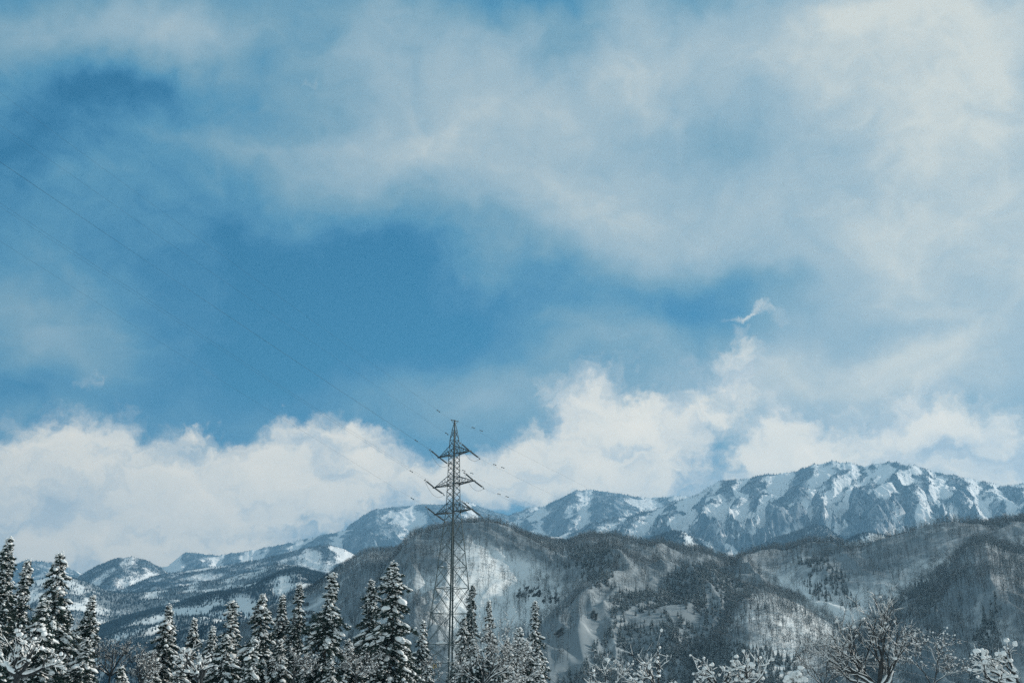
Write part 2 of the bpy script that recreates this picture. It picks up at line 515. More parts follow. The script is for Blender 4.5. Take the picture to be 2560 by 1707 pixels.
def land(name, pts, D, front, back, zfoot, nx, ns, amp=60, lam=500, seed=1, mt='massif', p=1.0, low=0, tail=.5,
         warpk=.6, octv=4, extend=6, crest_noise=0.0, dvar=0.0, roundk=0.0, gul=None, gamp=0.0, glam=0.0):
    """a ridge: skyline through photo points at distance D, a front slope towards the camera and a back slope"""
    A, T = zip(*[pxdir(x, y) for x, y in pts])
    A = np.array(A); T = np.array(T)
    e = R(extend)
    az = np.linspace(A[0] - e, A[-1] + e, nx)
    te = np.interp(az, A, T)
    # smooth interpolation between the knots
    k = max(3, int(nx * .006)) | 1
    ker = np.hanning(k + 2)[1:-1]; ker /= ker.sum()
    te = np.convolve(np.pad(te, k // 2, mode='edge'), ker, 'valid')
    over = np.maximum(np.maximum(A[0] - az, az - A[-1]), 0)
    te = te - over * tail
    Dc = D * (1 + dvar * fbm(az * 9, az * 0 + seed, seed + 50, 3))
    zc = ZC + Dc * te - low
    zc = zc + crest_noise * fbm(az * D / 60, az * 0 + 3.3, seed + 9, 4)
    nb = max(8, int(ns * .25))
    s = np.concatenate([np.linspace(0, 1, ns), 1 + np.linspace(0, 1, nb + 1)[1:]])
    S, AZ = np.meshgrid(s, az, indexing='ij')
    DD = np.where(S <= 1, Dc[None] - front * (1 - S), Dc[None] + back * (S - 1))
    prof = np.where(S <= 1, np.clip(S, 0, 1) ** p, 1 - (S - 1) ** 1.5)
    if roundk: prof = np.where(S <= 1, prof * (1 - roundk) + roundk * (1 - (1 - S) ** 2.0), prof)
    zf = np.minimum(zfoot, zc - 5)
    Z = zf[None] + (zc - zf)[None] * prof
    X = DD * np.sin(AZ); Y = DD * np.cos(AZ)
    U = AZ * D
    win = np.where(S <= 1, np.clip(1 - S, 0, 1) ** 1.05 * np.clip(S * 3 + .15, 0, 1), np.clip(S - 1, 0, 1) * .6)
    wx = fbm(U / (lam * 2.2), DD / (lam * 2.2), seed + 20, 3) * lam * warpk * 2.0
    # spurs run down the slope: stretch along depth
    rel = 0; a_, t_, w_ = 1.0, 0, 1.0
    for q in range(octv):
        f = 2 ** q / lam
        n = perlin((U + wx) * f, (DD + wx * .5) * f * (.42 + .12 * q), seed + q * 7)
        rd = 1 - np.abs(n) * 2.0
        rel = rel + a_ * rd * w_; t_ += a_
        w_ = np.clip(.35 + rd * .65, 0, 1); a_ *= .5
    rel = rel / t_
    Z = Z + amp * win * (rel - .34)
    scrub = sstep(-.15, .55, rel) * 1.0
    spur = rel
    if gamp:
        # snow gullies running down from the crest, spurs standing between them
        if gul is None:
            rg = random.Random(seed); gul = []; u0 = U[0, 0] - 2 * glam
            while u0 < U[0, -1] + 2 * glam:
                gul.append((u0, u0 + rg.uniform(-.9, .9) * glam)); u0 += glam * rg.uniform(.6, 1.5)
            gt = np.array([g[0] for g in gul]); gf = np.sort(np.array([g[1] for g in gul]))
        else:
            gt = np.array([pxdir(g[0], 1200)[0] * D for g in gul]); gf = np.array([pxdir(g[1], 1340)[0] * D for g in gul])
        uu = U + 150 * fbm(U / 300, DD / 300, seed + 77, 5) + 16 * fbm(U / 60, DD / 60, seed + 78, 3)
        best = np.full(U.shape, 1e9); bw = np.ones(U.shape)
        tt = np.clip((1 - S) / .64, 0, 1.2)
        pos = np.stack([a_ + (b_ - a_) * tt for a_, b_ in zip(gt, gf)])
        hh = np.zeros(U.shape); side = np.ones(U.shape)
        for q in range(len(gt) - 1):
            wd = np.maximum(pos[q + 1] - pos[q], 20)
            t_ = (uu - pos[q]) / wd
            ins = (t_ >= 0) & (t_ < 1)
            tent = (1 - np.abs(2 * t_ - 1)) ** .65
            hh = np.where(ins, tent * np.minimum(wd / 260, 1.6), hh)
            side = np.where(ins, 1 - sstep(.42, .62, t_), side)
        gw = np.where(S <= 1, np.clip((1 - S) * 1.6, 0, 1) ** .6, 0)
        Z = Z + gamp * gw * (hh - .5)
        spur = hh * .55 + rel * .45 + side * .50 + .30 * (1 - S) - .68
    if D > 2500:
        if not gamp: spur = rel * .7 - .18
        wood = spur + .70 * fbm((U + wx * .6) / 150, DD / 460, seed + 90, 5) + .35 * fbm(X / 90, Y / 90, seed + 95, 3)
        spur = sstep(-.16, .26, wood)
        scrub = spur
    V = np.stack([X, Y, Z], -1).reshape(-1, 3)
    h, w = S.shape
    i = np.arange(h - 1)[:, None] * w; j = np.arange(w - 1)[None]
    F = np.stack([i + j, i + j + 1, i + w + j + 1, i + w + j], -1).reshape(-1, 4)
    o = add_mesh(name, V, F, MT[mt], smooth=True)
    at_ = o.data.attributes.new('scrub', 'FLOAT', 'POINT')
    at_.data.foreach_set('value', scrub.ravel().astype(np.float32))
    tag(o, kind='structure')
    Ld = dict(X=X, Y=Y, Z=Z, rel=spur, S=S, obj=o, ns=ns, mt=mt, D=D)
    LANDS.append(Ld)
    return Ld


def sample(Ld, rng, n, smax=1.25):
    """random points on a land layer, even per ground area"""
    h, w = Ld['X'].shape
    fi = rng.uniform(0, h - 1.001, n); fj = rng.uniform(0, w - 1.001, n)
    i = fi.astype(int); j = fj.astype(int); a = fi - i; b = fj - j
    def bl(A):
        return (A[i, j] * (1 - a) + A[i + 1, j] * a) * (1 - b) + (A[i, j + 1] * (1 - a) + A[i + 1, j + 1] * a) * b
    X, Y, Z, rel, S = (bl(Ld[k]) for k in ('X', 'Y', 'Z', 'rel', 'S'))
    dX = np.hypot(Ld['X'][i + 1, j] - Ld['X'][i, j], Ld['Y'][i + 1, j] - Ld['Y'][i, j])
    dW = np.hypot(Ld['X'][i, j + 1] - Ld['X'][i, j], Ld['Y'][i, j + 1] - Ld['Y'][i, j])
    area = dX * dW
    keep = (rng.uniform(0, 1, n) < area / np.percentile(area, 99.5)) & (S < smax)
    return X[keep], Y[keep], Z[keep], rel[keep], S[keep]


# far ranges
land('mountain_range', [(1380, 1345), (1480, 1312), (1560, 1290), (1640, 1275), (1700, 1250), (1740, 1236), (1770, 1216), (1800, 1203), (1850, 1198), (1920, 1186),
     (1990, 1178), (2035, 1162), (2080, 1154), (2130, 1157), (2165, 1168), (2190, 1157), (2240, 1156), (2290, 1163), (2330, 1180),
     (2360, 1184), (2400, 1190), (2450, 1202), (2500, 1214), (2530, 1214), (2560, 1206)], 6000, 1900, 1500, 250, 1100, 340,
     amp=300, lam=230, octv=5, seed=11, crest_noise=14, tail=.25, p=1.05, gamp=120, warpk=.5,
     gul=[(1250, 1200), (1420, 1380), (1560, 1480), (1660, 1580), (1745, 1690), (1800, 1790), (1880, 1842), (1965, 1892), (2075, 2010), (2140, 2075), (2168, 2128), (2212, 2262), (2284, 2345), (2345, 2412), (2430, 2500), (2500, 2590), (2590, 2700), (2750, 2850)])
land('mountain', [(1180, 1345), (1230, 1318), (1290, 1300), (1350, 1270), (1400, 1246), (1440, 1227), (1480, 1223), (1550, 1236), (1600, 1243),
     (1650, 1242), (1700, 1240), (1800, 1250)], 7200, 1700, 1500, 350, 700, 260, amp=220, lam=260, seed=31, crest_noise=12, gamp=90, glam=330, warpk=.6)
land('mountain', [(820, 1372), (850, 1340), (875, 1312), (905, 1290), (940, 1273), (1000, 1266), (1060, 1261), (1110, 1262), (1155, 1250),
     (1180, 1258), (1225, 1277), (1270, 1290), (1300, 1278), (1330, 1265), (1365, 1270), (1450, 1290)], 8000, 2200, 1500, 300, 500, 220,
     amp=240, lam=300, seed=47, crest_noise=12, gamp=90, glam=380, warpk=.6)
land('mountain', [(60, 1402), (130, 1405), (200, 1432), (240, 1440), (420, 1415), (465, 1379), (500, 1383), (540, 1389), (600, 1379), (640, 1373), (700, 1362),
     (770, 1345), (860, 1326), (900, 1320)], 7600, 1800, 1500, 100, 600, 160, amp=100, lam=300, seed=53, crest_noise=12, gamp=90, glam=350, warpk=.3)
land('hill', [(160, 1470), (200, 1437), (240, 1416), (290, 1396), (330, 1391), (370, 1402), (410, 1425), (450, 1450), (520, 1475)], 5200, 1300, 900, 40,
     300, 140, amp=120, lam=420, seed=61, crest_noise=6, extend=2)
land('hill', [(380, 1440), (430, 1432), (520, 1418), (600, 1408), (660, 1396), (730, 1378), (780, 1368), (820, 1360), (860, 1372), (900, 1395), (980, 1420)], 4600, 1300, 900, 60, 400, 160,
     amp=130, lam=380, seed=67, crest_noise=6, extend=2)
land('hill', [(-60, 1470), (60, 1450), (120, 1440), (170, 1437), (220, 1452), (280, 1473), (340, 1478), (400, 1471), (480, 1456), (560, 1440), (640, 1422), (690, 1405), (740, 1407), (800, 1425), (860, 1440), (930, 1460)],
     3300, 1300, 700, -66, 500, 200, amp=110, lam=330, seed=71, mt='hill', crest_noise=6, low=6)
land('foothill', [(150, 1600), (240, 1562), (330, 1532), (400, 1513), (470, 1491), (560, 1471), (640, 1449), (700, 1425), (745, 1413), (800, 1426), (870, 1450), (950, 1485)], 2600, 1000, 500, -66,
     400, 200, amp=90, lam=260, seed=73, mt='hill', crest_noise=5, low=6, extend=2, roundk=.6)
land('foothill', [(1540, 1392), (1575, 1365), (1600, 1350), (1640, 1337), (1680, 1322), (1712, 1326), (1745, 1348), (1780, 1378), (1820, 1400)], 3700, 900, 600, 100,
     260, 140, amp=90, lam=260, seed=83, mt='hill', crest_noise=5, extend=1.5, low=5)
land('foothill', [(1780, 1412), (1850, 1388), (1900, 1362), (1935, 1342), (1990, 1326), (2035, 1305), (2065, 1313), (2100, 1338), (2140, 1362), (2180, 1378), (2300, 1395)], 4000, 1100, 600, 120,
     300, 140, amp=100, lam=260, seed=89, mt='hill', crest_noise=5, extend=1.5, low=5)
land('foothill', [(2080, 1376), (2105, 1352), (2140, 1334), (2170, 1327), (2205, 1330), (2250, 1345), (2330, 1352), (2420, 1335), (2470, 1312), (2500, 1300), (2540, 1318), (2600, 1330)], 2900, 800, 500, 100, 260, 120, amp=50, lam=260, seed=97,
     mt='hill', crest_noise=4, extend=1.5, low=5)
H_SPUR = land('wooded_hill', [(540, 1590), (600, 1560), (660, 1524), (740, 1482), (800, 1446), (860, 1404), (900, 1378), (925, 1368), (1000, 1365), (1080, 1372)], 2000, 1150, 700, -66,
              500, 200, amp=45, lam=300, seed=103, mt='hill', crest_noise=4, extend=3, low=8, roundk=.5)
H_MAIN = land('wooded_hill', [(840, 1620), (875, 1560), (905, 1500), (960, 1432), (1010, 1372), (1040, 1347), (1100, 1326), (1150, 1313), (1200, 1307), (1240, 1316), (1280, 1326),
              (1310, 1336), (1380, 1352), (1420, 1354), (1445, 1342), (1480, 1336), (1540, 1342), (1600, 1362), (1660, 1370), (1720, 1386), (1780, 1392), (1830, 1404),
              (1900, 1392), (1960, 1382), (2000, 1367), (2060, 1366), (2100, 1374), (2160, 1372), (2200, 1360), (2260, 1347), (2320, 1332), (2360, 1326),
              (2420, 1326), (2480, 1325), (2530, 1314), (2560, 1302), (2620, 1296)], 1600, 960, 700, -66, 900, 300,
              amp=92, lam=270, seed=109, mt='hill', crest_noise=3, extend=3, low=9, roundk=.85)
H_RIGHT = land('wooded_hill', [(2120, 1560), (2180, 1500), (2250, 1455), (2335, 1424), (2385, 1384), (2430, 1349), (2462, 1340), (2500, 1360), (2560, 1374), (2640, 1384)], 1250, 640, 320, -66,
               420, 220, amp=48, lam=190, seed=113, mt='hill', crest_noise=2, extend=2, low=9, roundk=.85)
H_FOLD = land('wooded_hill', [(2100, 1440), (2160, 1400), (2230, 1374), (2282, 1378), (2314, 1360), (2355, 1338), (2410, 1330), (2450, 1339), (2500, 1357), (2560, 1384), (2620, 1400)], 1420, 620, 300, -66,
              360, 180, amp=50, lam=200, seed=119, mt='hill', crest_noise=3, extend=2, low=9, roundk=.85)
H_FOLD2 = land('wooded_hill', [(1540, 1520), (1600, 1478), (1650, 1442), (1690, 1414), (1735, 1403), (1790, 1409), (1850, 1440), (1910, 1474), (1960, 1500)], 1380, 560, 300, -66,
               320, 160, amp=45, lam=190, seed=133, mt='hill', crest_noise=3, extend=1, low=9, roundk=.85)
H_FOLD3 = land('wooded_hill', [(2010, 1585), (2080, 1542), (2140, 1502), (2190, 1476), (2225, 1463), (2262, 1466), (2310, 1490), (2370, 1532), (2430, 1575)], 1160, 480, 260, -66,
               300, 150, amp=36, lam=170, seed=139, mt='hill', crest_noise=3, extend=1, low=9, roundk=.85)
H_MID = land('wooded_hill', [(1600, 1690), (1660, 1640), (1720, 1580), (1770, 1525), (1830, 1474), (1862, 1458), (1920, 1458), (2000, 1484), (2100, 1534), (2200, 1590), (2280, 1650)], 1080, 480, 300, -66,
             360, 200, amp=30, lam=160, seed=127, mt='hill', crest_noise=2, extend=1, low=9, roundk=.85)

# the valley floor, one sheet to the horizon
def ground():
    xs = np.concatenate([-np.geomspace(30000, 700, 30), np.linspace(-600, 600, 121), np.geomspace(700, 30000, 30)])
    ys = np.concatenate([[-8000, -3000, -1200, -500, -200], np.linspace(-100, 1000, 111), np.geomspace(1050, 40000, 40)])
    X, Y = np.meshgrid(xs, ys)
    d = np.hypot(X, Y)
    Z = 3.0 * fbm(X / 140, Y / 140, 5, 4) + .5 * fbm(X / 18, Y / 18, 8, 3)
    Z = Z * np.clip((3000 - d) / 2500, 0, 1) - 2.2 - 60 * sstep(190, 460, d)
    V = np.stack([X, Y, Z], -1).reshape(-1, 3)
    w = len(xs)
    i = np.arange(len(ys) - 1)[:, None] * w; j = np.arange(w - 1)[None]
    F = np.stack([i + j, i + j + 1, i + w + j + 1, i + w + j], -1).reshape(-1, 4)
    o = add_mesh('ground', V, F, MT['ground'], smooth=True)
    tag(o, kind='structure')
ground()


def ground_z(x, y):
    d = math.hypot(x, y)
    z = 3.0 * float(fbm(x / 140, y / 140, 5, 4)) + .5 * float(fbm(x / 18, y / 18, 8, 3))
    return z * min(1, max(0, (3000 - d) / 2500)) - 2.2 - 60 * float(sstep(190, 460, d))


# ------------------------------------------------------------------ far woods: instanced inside one object
def inside(px, py, poly):
    r = np.zeros(px.shape, bool)
    n = len(poly)
    for k in range(n):
        x1, y1 = poly[k]; x2, y2 = poly[(k + 1) % n]
        c = ((y1 > py) != (y2 > py))
        r ^= c & (px < (x2 - x1) * (py - y1) / ((y2 - y1) + 1e-9) + x1)
    return r


def bare_proto(seed, h=10.0, n1=13, dense=1.0, rime=.36):
    rng = np.random.default_rng(seed)
    V, F, mi = [], [], []
    def stick(a, b, w):
        a = np.array(a); b = np.array(b); d = b - a; d /= np.linalg.norm(d)
        x = np.cross(d, [.3, .5, .8]); x /= np.linalg.norm(x); y = np.cross(d, x)
        k = len(V)
        for q in range(3):
            an = q * 2.0944
            V.append(a + (x * math.cos(an) + y * math.sin(an)) * w)
        V.append(b)
        for q in range(3): F.append((k + q, k + (q + 1) % 3, k + 3))
        f_ = 1 if (w < .1 and rng.uniform() < rime) else 0
        mi.extend([f_] * 3)
    stick((0, 0, -1), (rng.normal(0, .3), rng.normal(0, .3), h * .95), .16)
    for q in range(int(n1 * dense)):
        z = h * rng.uniform(.28, .9); an = rng.uniform(0, 6.28)
        L_ = h * rng.uniform(.22, .38) * (1.15 - z / h * .5)
        up = rng.uniform(.5, 1.3)
        dv = np.array([math.cos(an), math.sin(an), up]); dv /= np.linalg.norm(dv)
        a = np.array([0, 0, z]); b = a + dv * L_
        stick(a, b, .07)
        for _ in range(6):
            t = rng.uniform(.3, .95); p_ = a + (b - a) * t
            d2 = dv + rng.normal(0, .55, 3); d2[2] = abs(d2[2]) + .2; d2 /= np.linalg.norm(d2)
            stick(p_, p_ + d2 * L_ * rng.uniform(.3, .6), .042)
    me = bpy.data.meshes.new('bare_tree_pattern')
    me.from_pydata([tuple(v) for v in V], [], F); me.update()
    me.materials.append(M['twig']); me.materials.append(M['rime'])
    me.polygons.foreach_set('material_index', mi)
    return bpy.data.objects.new('bare_tree_pattern', me)


def fir_proto(seed, h=11.0, snow=.72):
    """small conifer for the far slopes: layered drooping boughs, some carrying snow"""
    rng = np.random.default_rng(seed)
    V, F, mi = [], [], []
    nl = 11
    for q in range(nl):
        t = q / nl
        z = h * (.12 + .86 * t); r = (1 - t) ** .8 * h * .19 + .12
        nb = 9 if q < 6 else 6
        for b in range(nb):
            an = b * 6.283 / nb + rng.uniform(-.4, .4)
            rr = r * rng.uniform(.7, 1.2); w = rr * .42
            c, s_ = math.cos(an), math.sin(an)
            k = len(V)
            dz = -rr * .35
            V += [(c * .05, s_ * .05, z + .5), (c * rr - s_ * w, s_ * rr + c * w, z + dz), (c * rr * 1.15, s_ * rr * 1.15, z + dz * .7 + .12), (c * rr + s_ * w, s_ * rr - c * w, z + dz), (c * rr * .5, s_ * rr * .5, z - .7)]
            F += [(k, k + 1, k + 2), (k, k + 2, k + 3), (k + 4, k + 2, k + 1), (k + 4, k + 3, k + 2)]
            sn = 1 if rng.uniform() < snow else 0
            mi += [sn, sn if rng.uniform() < .5 else 0, 0, 0]
    me = bpy.data.meshes.new('fir_pattern')
    me.from_pydata(V, [], F); me.update()
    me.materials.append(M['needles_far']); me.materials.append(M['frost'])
    me.polygons.foreach_set('material_index', mi)
    return bpy.data.objects.new('fir_pattern', me)


def scatter(name, P, scale, protos, seed, label, cat, pick=None):
    """one object whose geometry nodes set a pattern tree on every vertex"""
    rng = np.random.default_rng(seed)
    n = len(P)
    me = bpy.data.meshes.new(name)
    me.vertices.add(n)
    me.vertices.foreach_set('co', np.asarray(P, np.float32).ravel())
    for an, ty, arr in (('tscale', 'FLOAT', scale.astype(np.float32)), ('trot', 'FLOAT', rng.uniform(0, 6.28, n).astype(np.float32)),
                        ('tpick', 'INT', (rng.integers(0, len(protos), n) if pick is None else pick).astype(np.int32))):
        a = me.attributes.new(an, ty, 'POINT'); a.data.foreach_set('value', arr)
    o = bpy.data.objects.new(name, me); C.objects.link(o)
    col = bpy.data.collections.new(name + '_patterns')
    for q_, p_ in enumerate(protos):
        p_.name = '%s_%02d' % (name, q_)      # instances are picked in name order
        col.objects.link(p_)
    ng = bpy.data.node_groups.new(name, 'GeometryNodeTree')
    ng.interface.new_socket('Geometry', in_out='INPUT', socket_type='NodeSocketGeometry')
    ng.interface.new_socket('Geometry', in_out='OUTPUT', socket_type='NodeSocketGeometry')
    N, L = ng.nodes, ng.links
    gi, go = N.new('NodeGroupInput'), N.new('NodeGroupOutput')
    ci = N.new('GeometryNodeCollectionInfo'); ci.inputs['Collection'].default_value = col
    ci.inputs['Separate Children'].default_value = True; ci.inputs['Reset Children'].default_value = True
    ip = N.new('GeometryNodeInstanceOnPoints'); ip.inputs['Pick Instance'].default_value = True
    def attr(nm, ty):
        a = N.new('GeometryNodeInputNamedAttribute'); a.data_type = ty; a.inputs['Name'].default_value = nm
        return a.outputs['Attribute']
    cx = N.new('ShaderNodeCombineXYZ'); L.new(attr('trot', 'FLOAT'), cx.inputs[2])
    L.new(gi.outputs[0], ip.inputs['Points']); L.new(ci.outputs[0], ip.inputs['Instance'])
    L.new(attr('tpick', 'INT'), ip.inputs['Instance Index'])
    e2r = N.new('FunctionNodeEulerToRotation'); L.new(cx.outputs[0], e2r.inputs[0])
    L.new(e2r.outputs[0], ip.inputs['Rotation'])
    L.new(attr('tscale', 'FLOAT'), ip.inputs['Scale'])
    L.new(ip.outputs[0], go.inputs[0])
    md = o.modifiers.new('trees', 'NODES'); md.node_group = ng
    tag(o, label, cat, kind='stuff')
    return o


PLANT = [
    [(1375, 1720), (1400, 1672), (1440, 1642), (1500, 1602), (1525, 1560), (1545, 1530), (1530, 1482), (1560, 1465), (1600, 1475), (1660, 1470), (1695, 1410), (1780, 1415), (1860, 1440),
     (1885, 1465), (1840, 1500), (1810, 1560), (1760, 1600), (1850, 1596), (1900, 1622), (1990, 1650), (2000, 1720)],
    [(1432, 1360), (1512, 1356), (1534, 1380), (1524, 1466), (1488, 1460), (1438, 1400)],
    [(1990, 1400), (2062, 1398), (2122, 1458), (2152, 1492), (2100, 1492), (2020, 1470), (2008, 1430)],
    [(2440, 1500), (2480, 1470), (2500, 1600), (2500, 1720), (2400, 1720), (2440, 1600)],
    [(2290, 1458), (2334, 1458), (2326, 1524), (2300, 1524)],
    [(560, 1600), (760, 1560), (960, 1600), (960, 1720), (500, 1720)],
]
CLEAR = [
    [(1484, 1478), (1522, 1480), (1532, 1530), (1545, 1552), (1512, 1592), (1462, 1640), (1404, 1692), (1372, 1690), (1440, 1590), (1476, 1530)],
    [(715, 1508), (825, 1480), (830, 1560), (720, 1566)],
    [(1284, 1402), (1314, 1398), (1318, 1424), (1288, 1426)],
    [(2120, 1440), (2160, 1452), (2172, 1510), (2150, 1505)],
    [(1645, 1450), (1672, 1452), (1668, 1482), (1648, 1478)],
    [(2440, 1640), (2600, 1640), (2600, 1690), (2440, 1690)],
]


def woods():
    rng = np.random.default_rng(77)
    bare, fir, crest = [], [], []
    for Ld, n in ((H_MAIN, 560000), (H_SPUR, 220000), (H_RIGHT, 120000), (H_FOLD, 110000), (H_FOLD2, 100000), (H_FOLD3, 90000), (H_MID, 100000)):
        X, Y, Z, rel, S = sample(Ld, rng, n, 1.35)
        px, py = proj(X, Y, Z + 4)
        jx = px + 34 * fbm(X / 60, Y / 60, 3, 4) + rng.normal(0, 7, len(X)); jy = py + 24 * fbm(X / 60, Y / 60, 4, 4) + rng.normal(0, 5, len(X))
        ispl = np.zeros(len(X), bool); iscl = np.zeros(len(X), bool)
        for q in PLANT: ispl |= inside(jx, jy, q)
        for q in CLEAR: iscl |= inside(jx, jy, q)
        nz = fbm(X / 70, Y / 70, 41, 4)
        dens = .44 + .9 * nz + .25 * sstep(.1, .6, rel)
        tk = .14 if (Ld is not H_MAIN and Ld is not H_SPUR) else 0.0
        cn = sstep(-.12, .22, fbm(X / 130, Y / 130, 66, 3))
        west = sstep(-90, -260, X) * (Ld is H_MAIN)
        dens = dens + (.10 + 1.1 * cn + 1.0 * west) * sstep(.70 + tk - .18 * west, .92 + tk * .4 - .1 * west, S + .16 * fbm(X / 90, Y / 90, 61, 3)) * np.where(S > 1.02, .35, 1)
        dens = np.clip(dens, .20, 1) * np.where(iscl, .02, 1)
        u = rng.uniform(0, 1, len(X))
        vis = (px > -250) & (px < 2800)
        kb = (u < dens * (.36 if (Ld is H_RIGHT or Ld is H_FOLD or Ld is H_FOLD3) else .50) * np.where(ispl, .6, 1)) & vis
        kf = ((ispl & (u < .5 + 1.1 * nz)) | ((nz > .15) & (u < .010))) & (~iscl) & vis
        cb = sstep(.78 + tk, .93, S + .16 * fbm(X / 90, Y / 90, 61, 3)) * np.clip(cn + west, 0, 1)
        crest.append((rng.uniform(0, 1, len(X)) < cb)[kb])
        bare.append(np.stack([X, Y, Z], 1)[kb]); fir.append(np.stack([X, Y, Z], 1)[kf])
    for Ld, n in ((H_MAIN, 560000), (H_MID, 120000), (H_FOLD2, 100000)):
        X, Y, Z, rel, S = sample(Ld, rng, n, 1.2)
        px, py = proj(X, Y, Z + 4)
        jx = px + 34 * fbm(X / 60, Y / 60, 3, 4) + rng.normal(0, 7, len(X)); jy = py + 24 * fbm(X / 60, Y / 60, 4, 4) + rng.normal(0, 5, len(X))
        k_ = np.zeros(len(X), bool)
        for q in PLANT: k_ |= inside(jx, jy, q)
        for q in CLEAR: k_ &= ~inside(jx, jy, q)
        k_ &= rng.uniform(0, 1, len(X)) < .55 + 1.2 * fbm(X / 70, Y / 70, 41, 4)
        fir.append(np.stack([X, Y, Z], 1)[k_])
    # valley floor between the near trees and the hill
    n = 26000
    a = rng.uniform(R(-32), R(32), n); d = np.sqrt(rng.uniform(330 ** 2, 900 ** 2, n))
    X = d * np.sin(a); Y = d * np.cos(a)
    Z = (3.0 * fbm(X / 140, Y / 140, 5, 4) + .5 * fbm(X / 18, Y / 18, 8, 3)) * 1.0 - 2.2 - 60 * sstep(190, 460, d)
    kf = rng.uniform(0, 1, n) < (.25 + .5 * (fbm(X / 60, Y / 60, 9, 3) > -.05))
    fir.append(np.stack([X, Y, Z], 1)[kf]); bare.append(np.stack([X, Y, Z], 1)[~kf]); crest.append(np.zeros((~kf).sum(), bool))
    B = np.concatenate(bare); cr_ = np.concatenate(crest); Fr = np.concatenate(fir)
    print('woods', len(B), len(Fr))
    scatter('bare_forest', B, rng.uniform(.6, 1.15, len(B)), [bare_proto(k) for k in range(5)] + [bare_proto(k + 9, rime=0) for k in range(3)], 1,
            'leafless grey-brown forest covering the snowy near hills', 'forest',
            pick=np.where(cr_, rng.integers(5, 8, len(B)), rng.integers(0, 5, len(B))))
    scatter('conifer_forest', Fr, rng.uniform(.28, .62, len(Fr)), [fir_proto(k + 20) for k in range(5)], 2,
            'dark snow-dusted conifer plantation on the lower hill slopes', 'forest')
woods()


def far_woods():
    """leafless brush and firs on the distant slopes: tiny slivers, one mesh"""
    rng = np.random.default_rng(5)
    allp, alls = [], []
    for Ld in LANDS:
        if Ld['D'] < 2500: continue
        n = int(400000 if Ld['D'] == 6000 else (260000 if Ld['D'] < 5300 else 150000))
        X, Y, Z, rel, S = sample(Ld, rng, n, 1.08)
        nz = fbm(X / 160, Y / 160, 51, 4)
        dens = rel * (.85 if Ld['mt'] == 'massif' else 1.0) + .02
        dens = np.where(S > .985, np.maximum(dens, .4), dens)
        keep = rng.uniform(0, 1, len(X)) < dens * .6
        allp.append(np.stack([X, Y, Z], 1)[keep])
        alls.append(np.full(keep.sum(), 1.0 if Ld['D'] > 5300 else .62))
    P = np.concatenate(allp); s = np.concatenate(alls) * rng.uniform(.6, 1.3, len(P))
    n = len(P)
    an = rng.uniform(0, 6.28, n)
    base = []
    for q in range(3):
        base.append(np.stack([np.cos(an + q * 2.0944) * 2.4 * s, np.sin(an + q * 2.0944) * 2.4 * s, -1 + 0 * s], 1) + P)
    top = P + np.stack([rng.normal(0, .6, n), rng.normal(0, .6, n), 10 * s], 1)
    V = np.stack(base + [top], 1).reshape(-1, 3)
    k = np.arange(n)[:, None] * 4
    F = np.concatenate([k + np.array([[0, 1, 3]]), k + np.array([[1, 2, 3]]), k + np.array([[2, 0, 3]])])
    o = add_mesh('distant_forest', V, F, M['twig_far'])
    tag(o, 'thin dark forest scattered over the distant snowy mountainsides', 'forest', kind='stuff')
    print('far', n)
M['twig_far'] = mat('haze_blue_brush', (.030, .066, .092), .9, .1, var=.3, scale=.01)  # brush colour with the blue of distant haze and shade mixed in
far_woods()

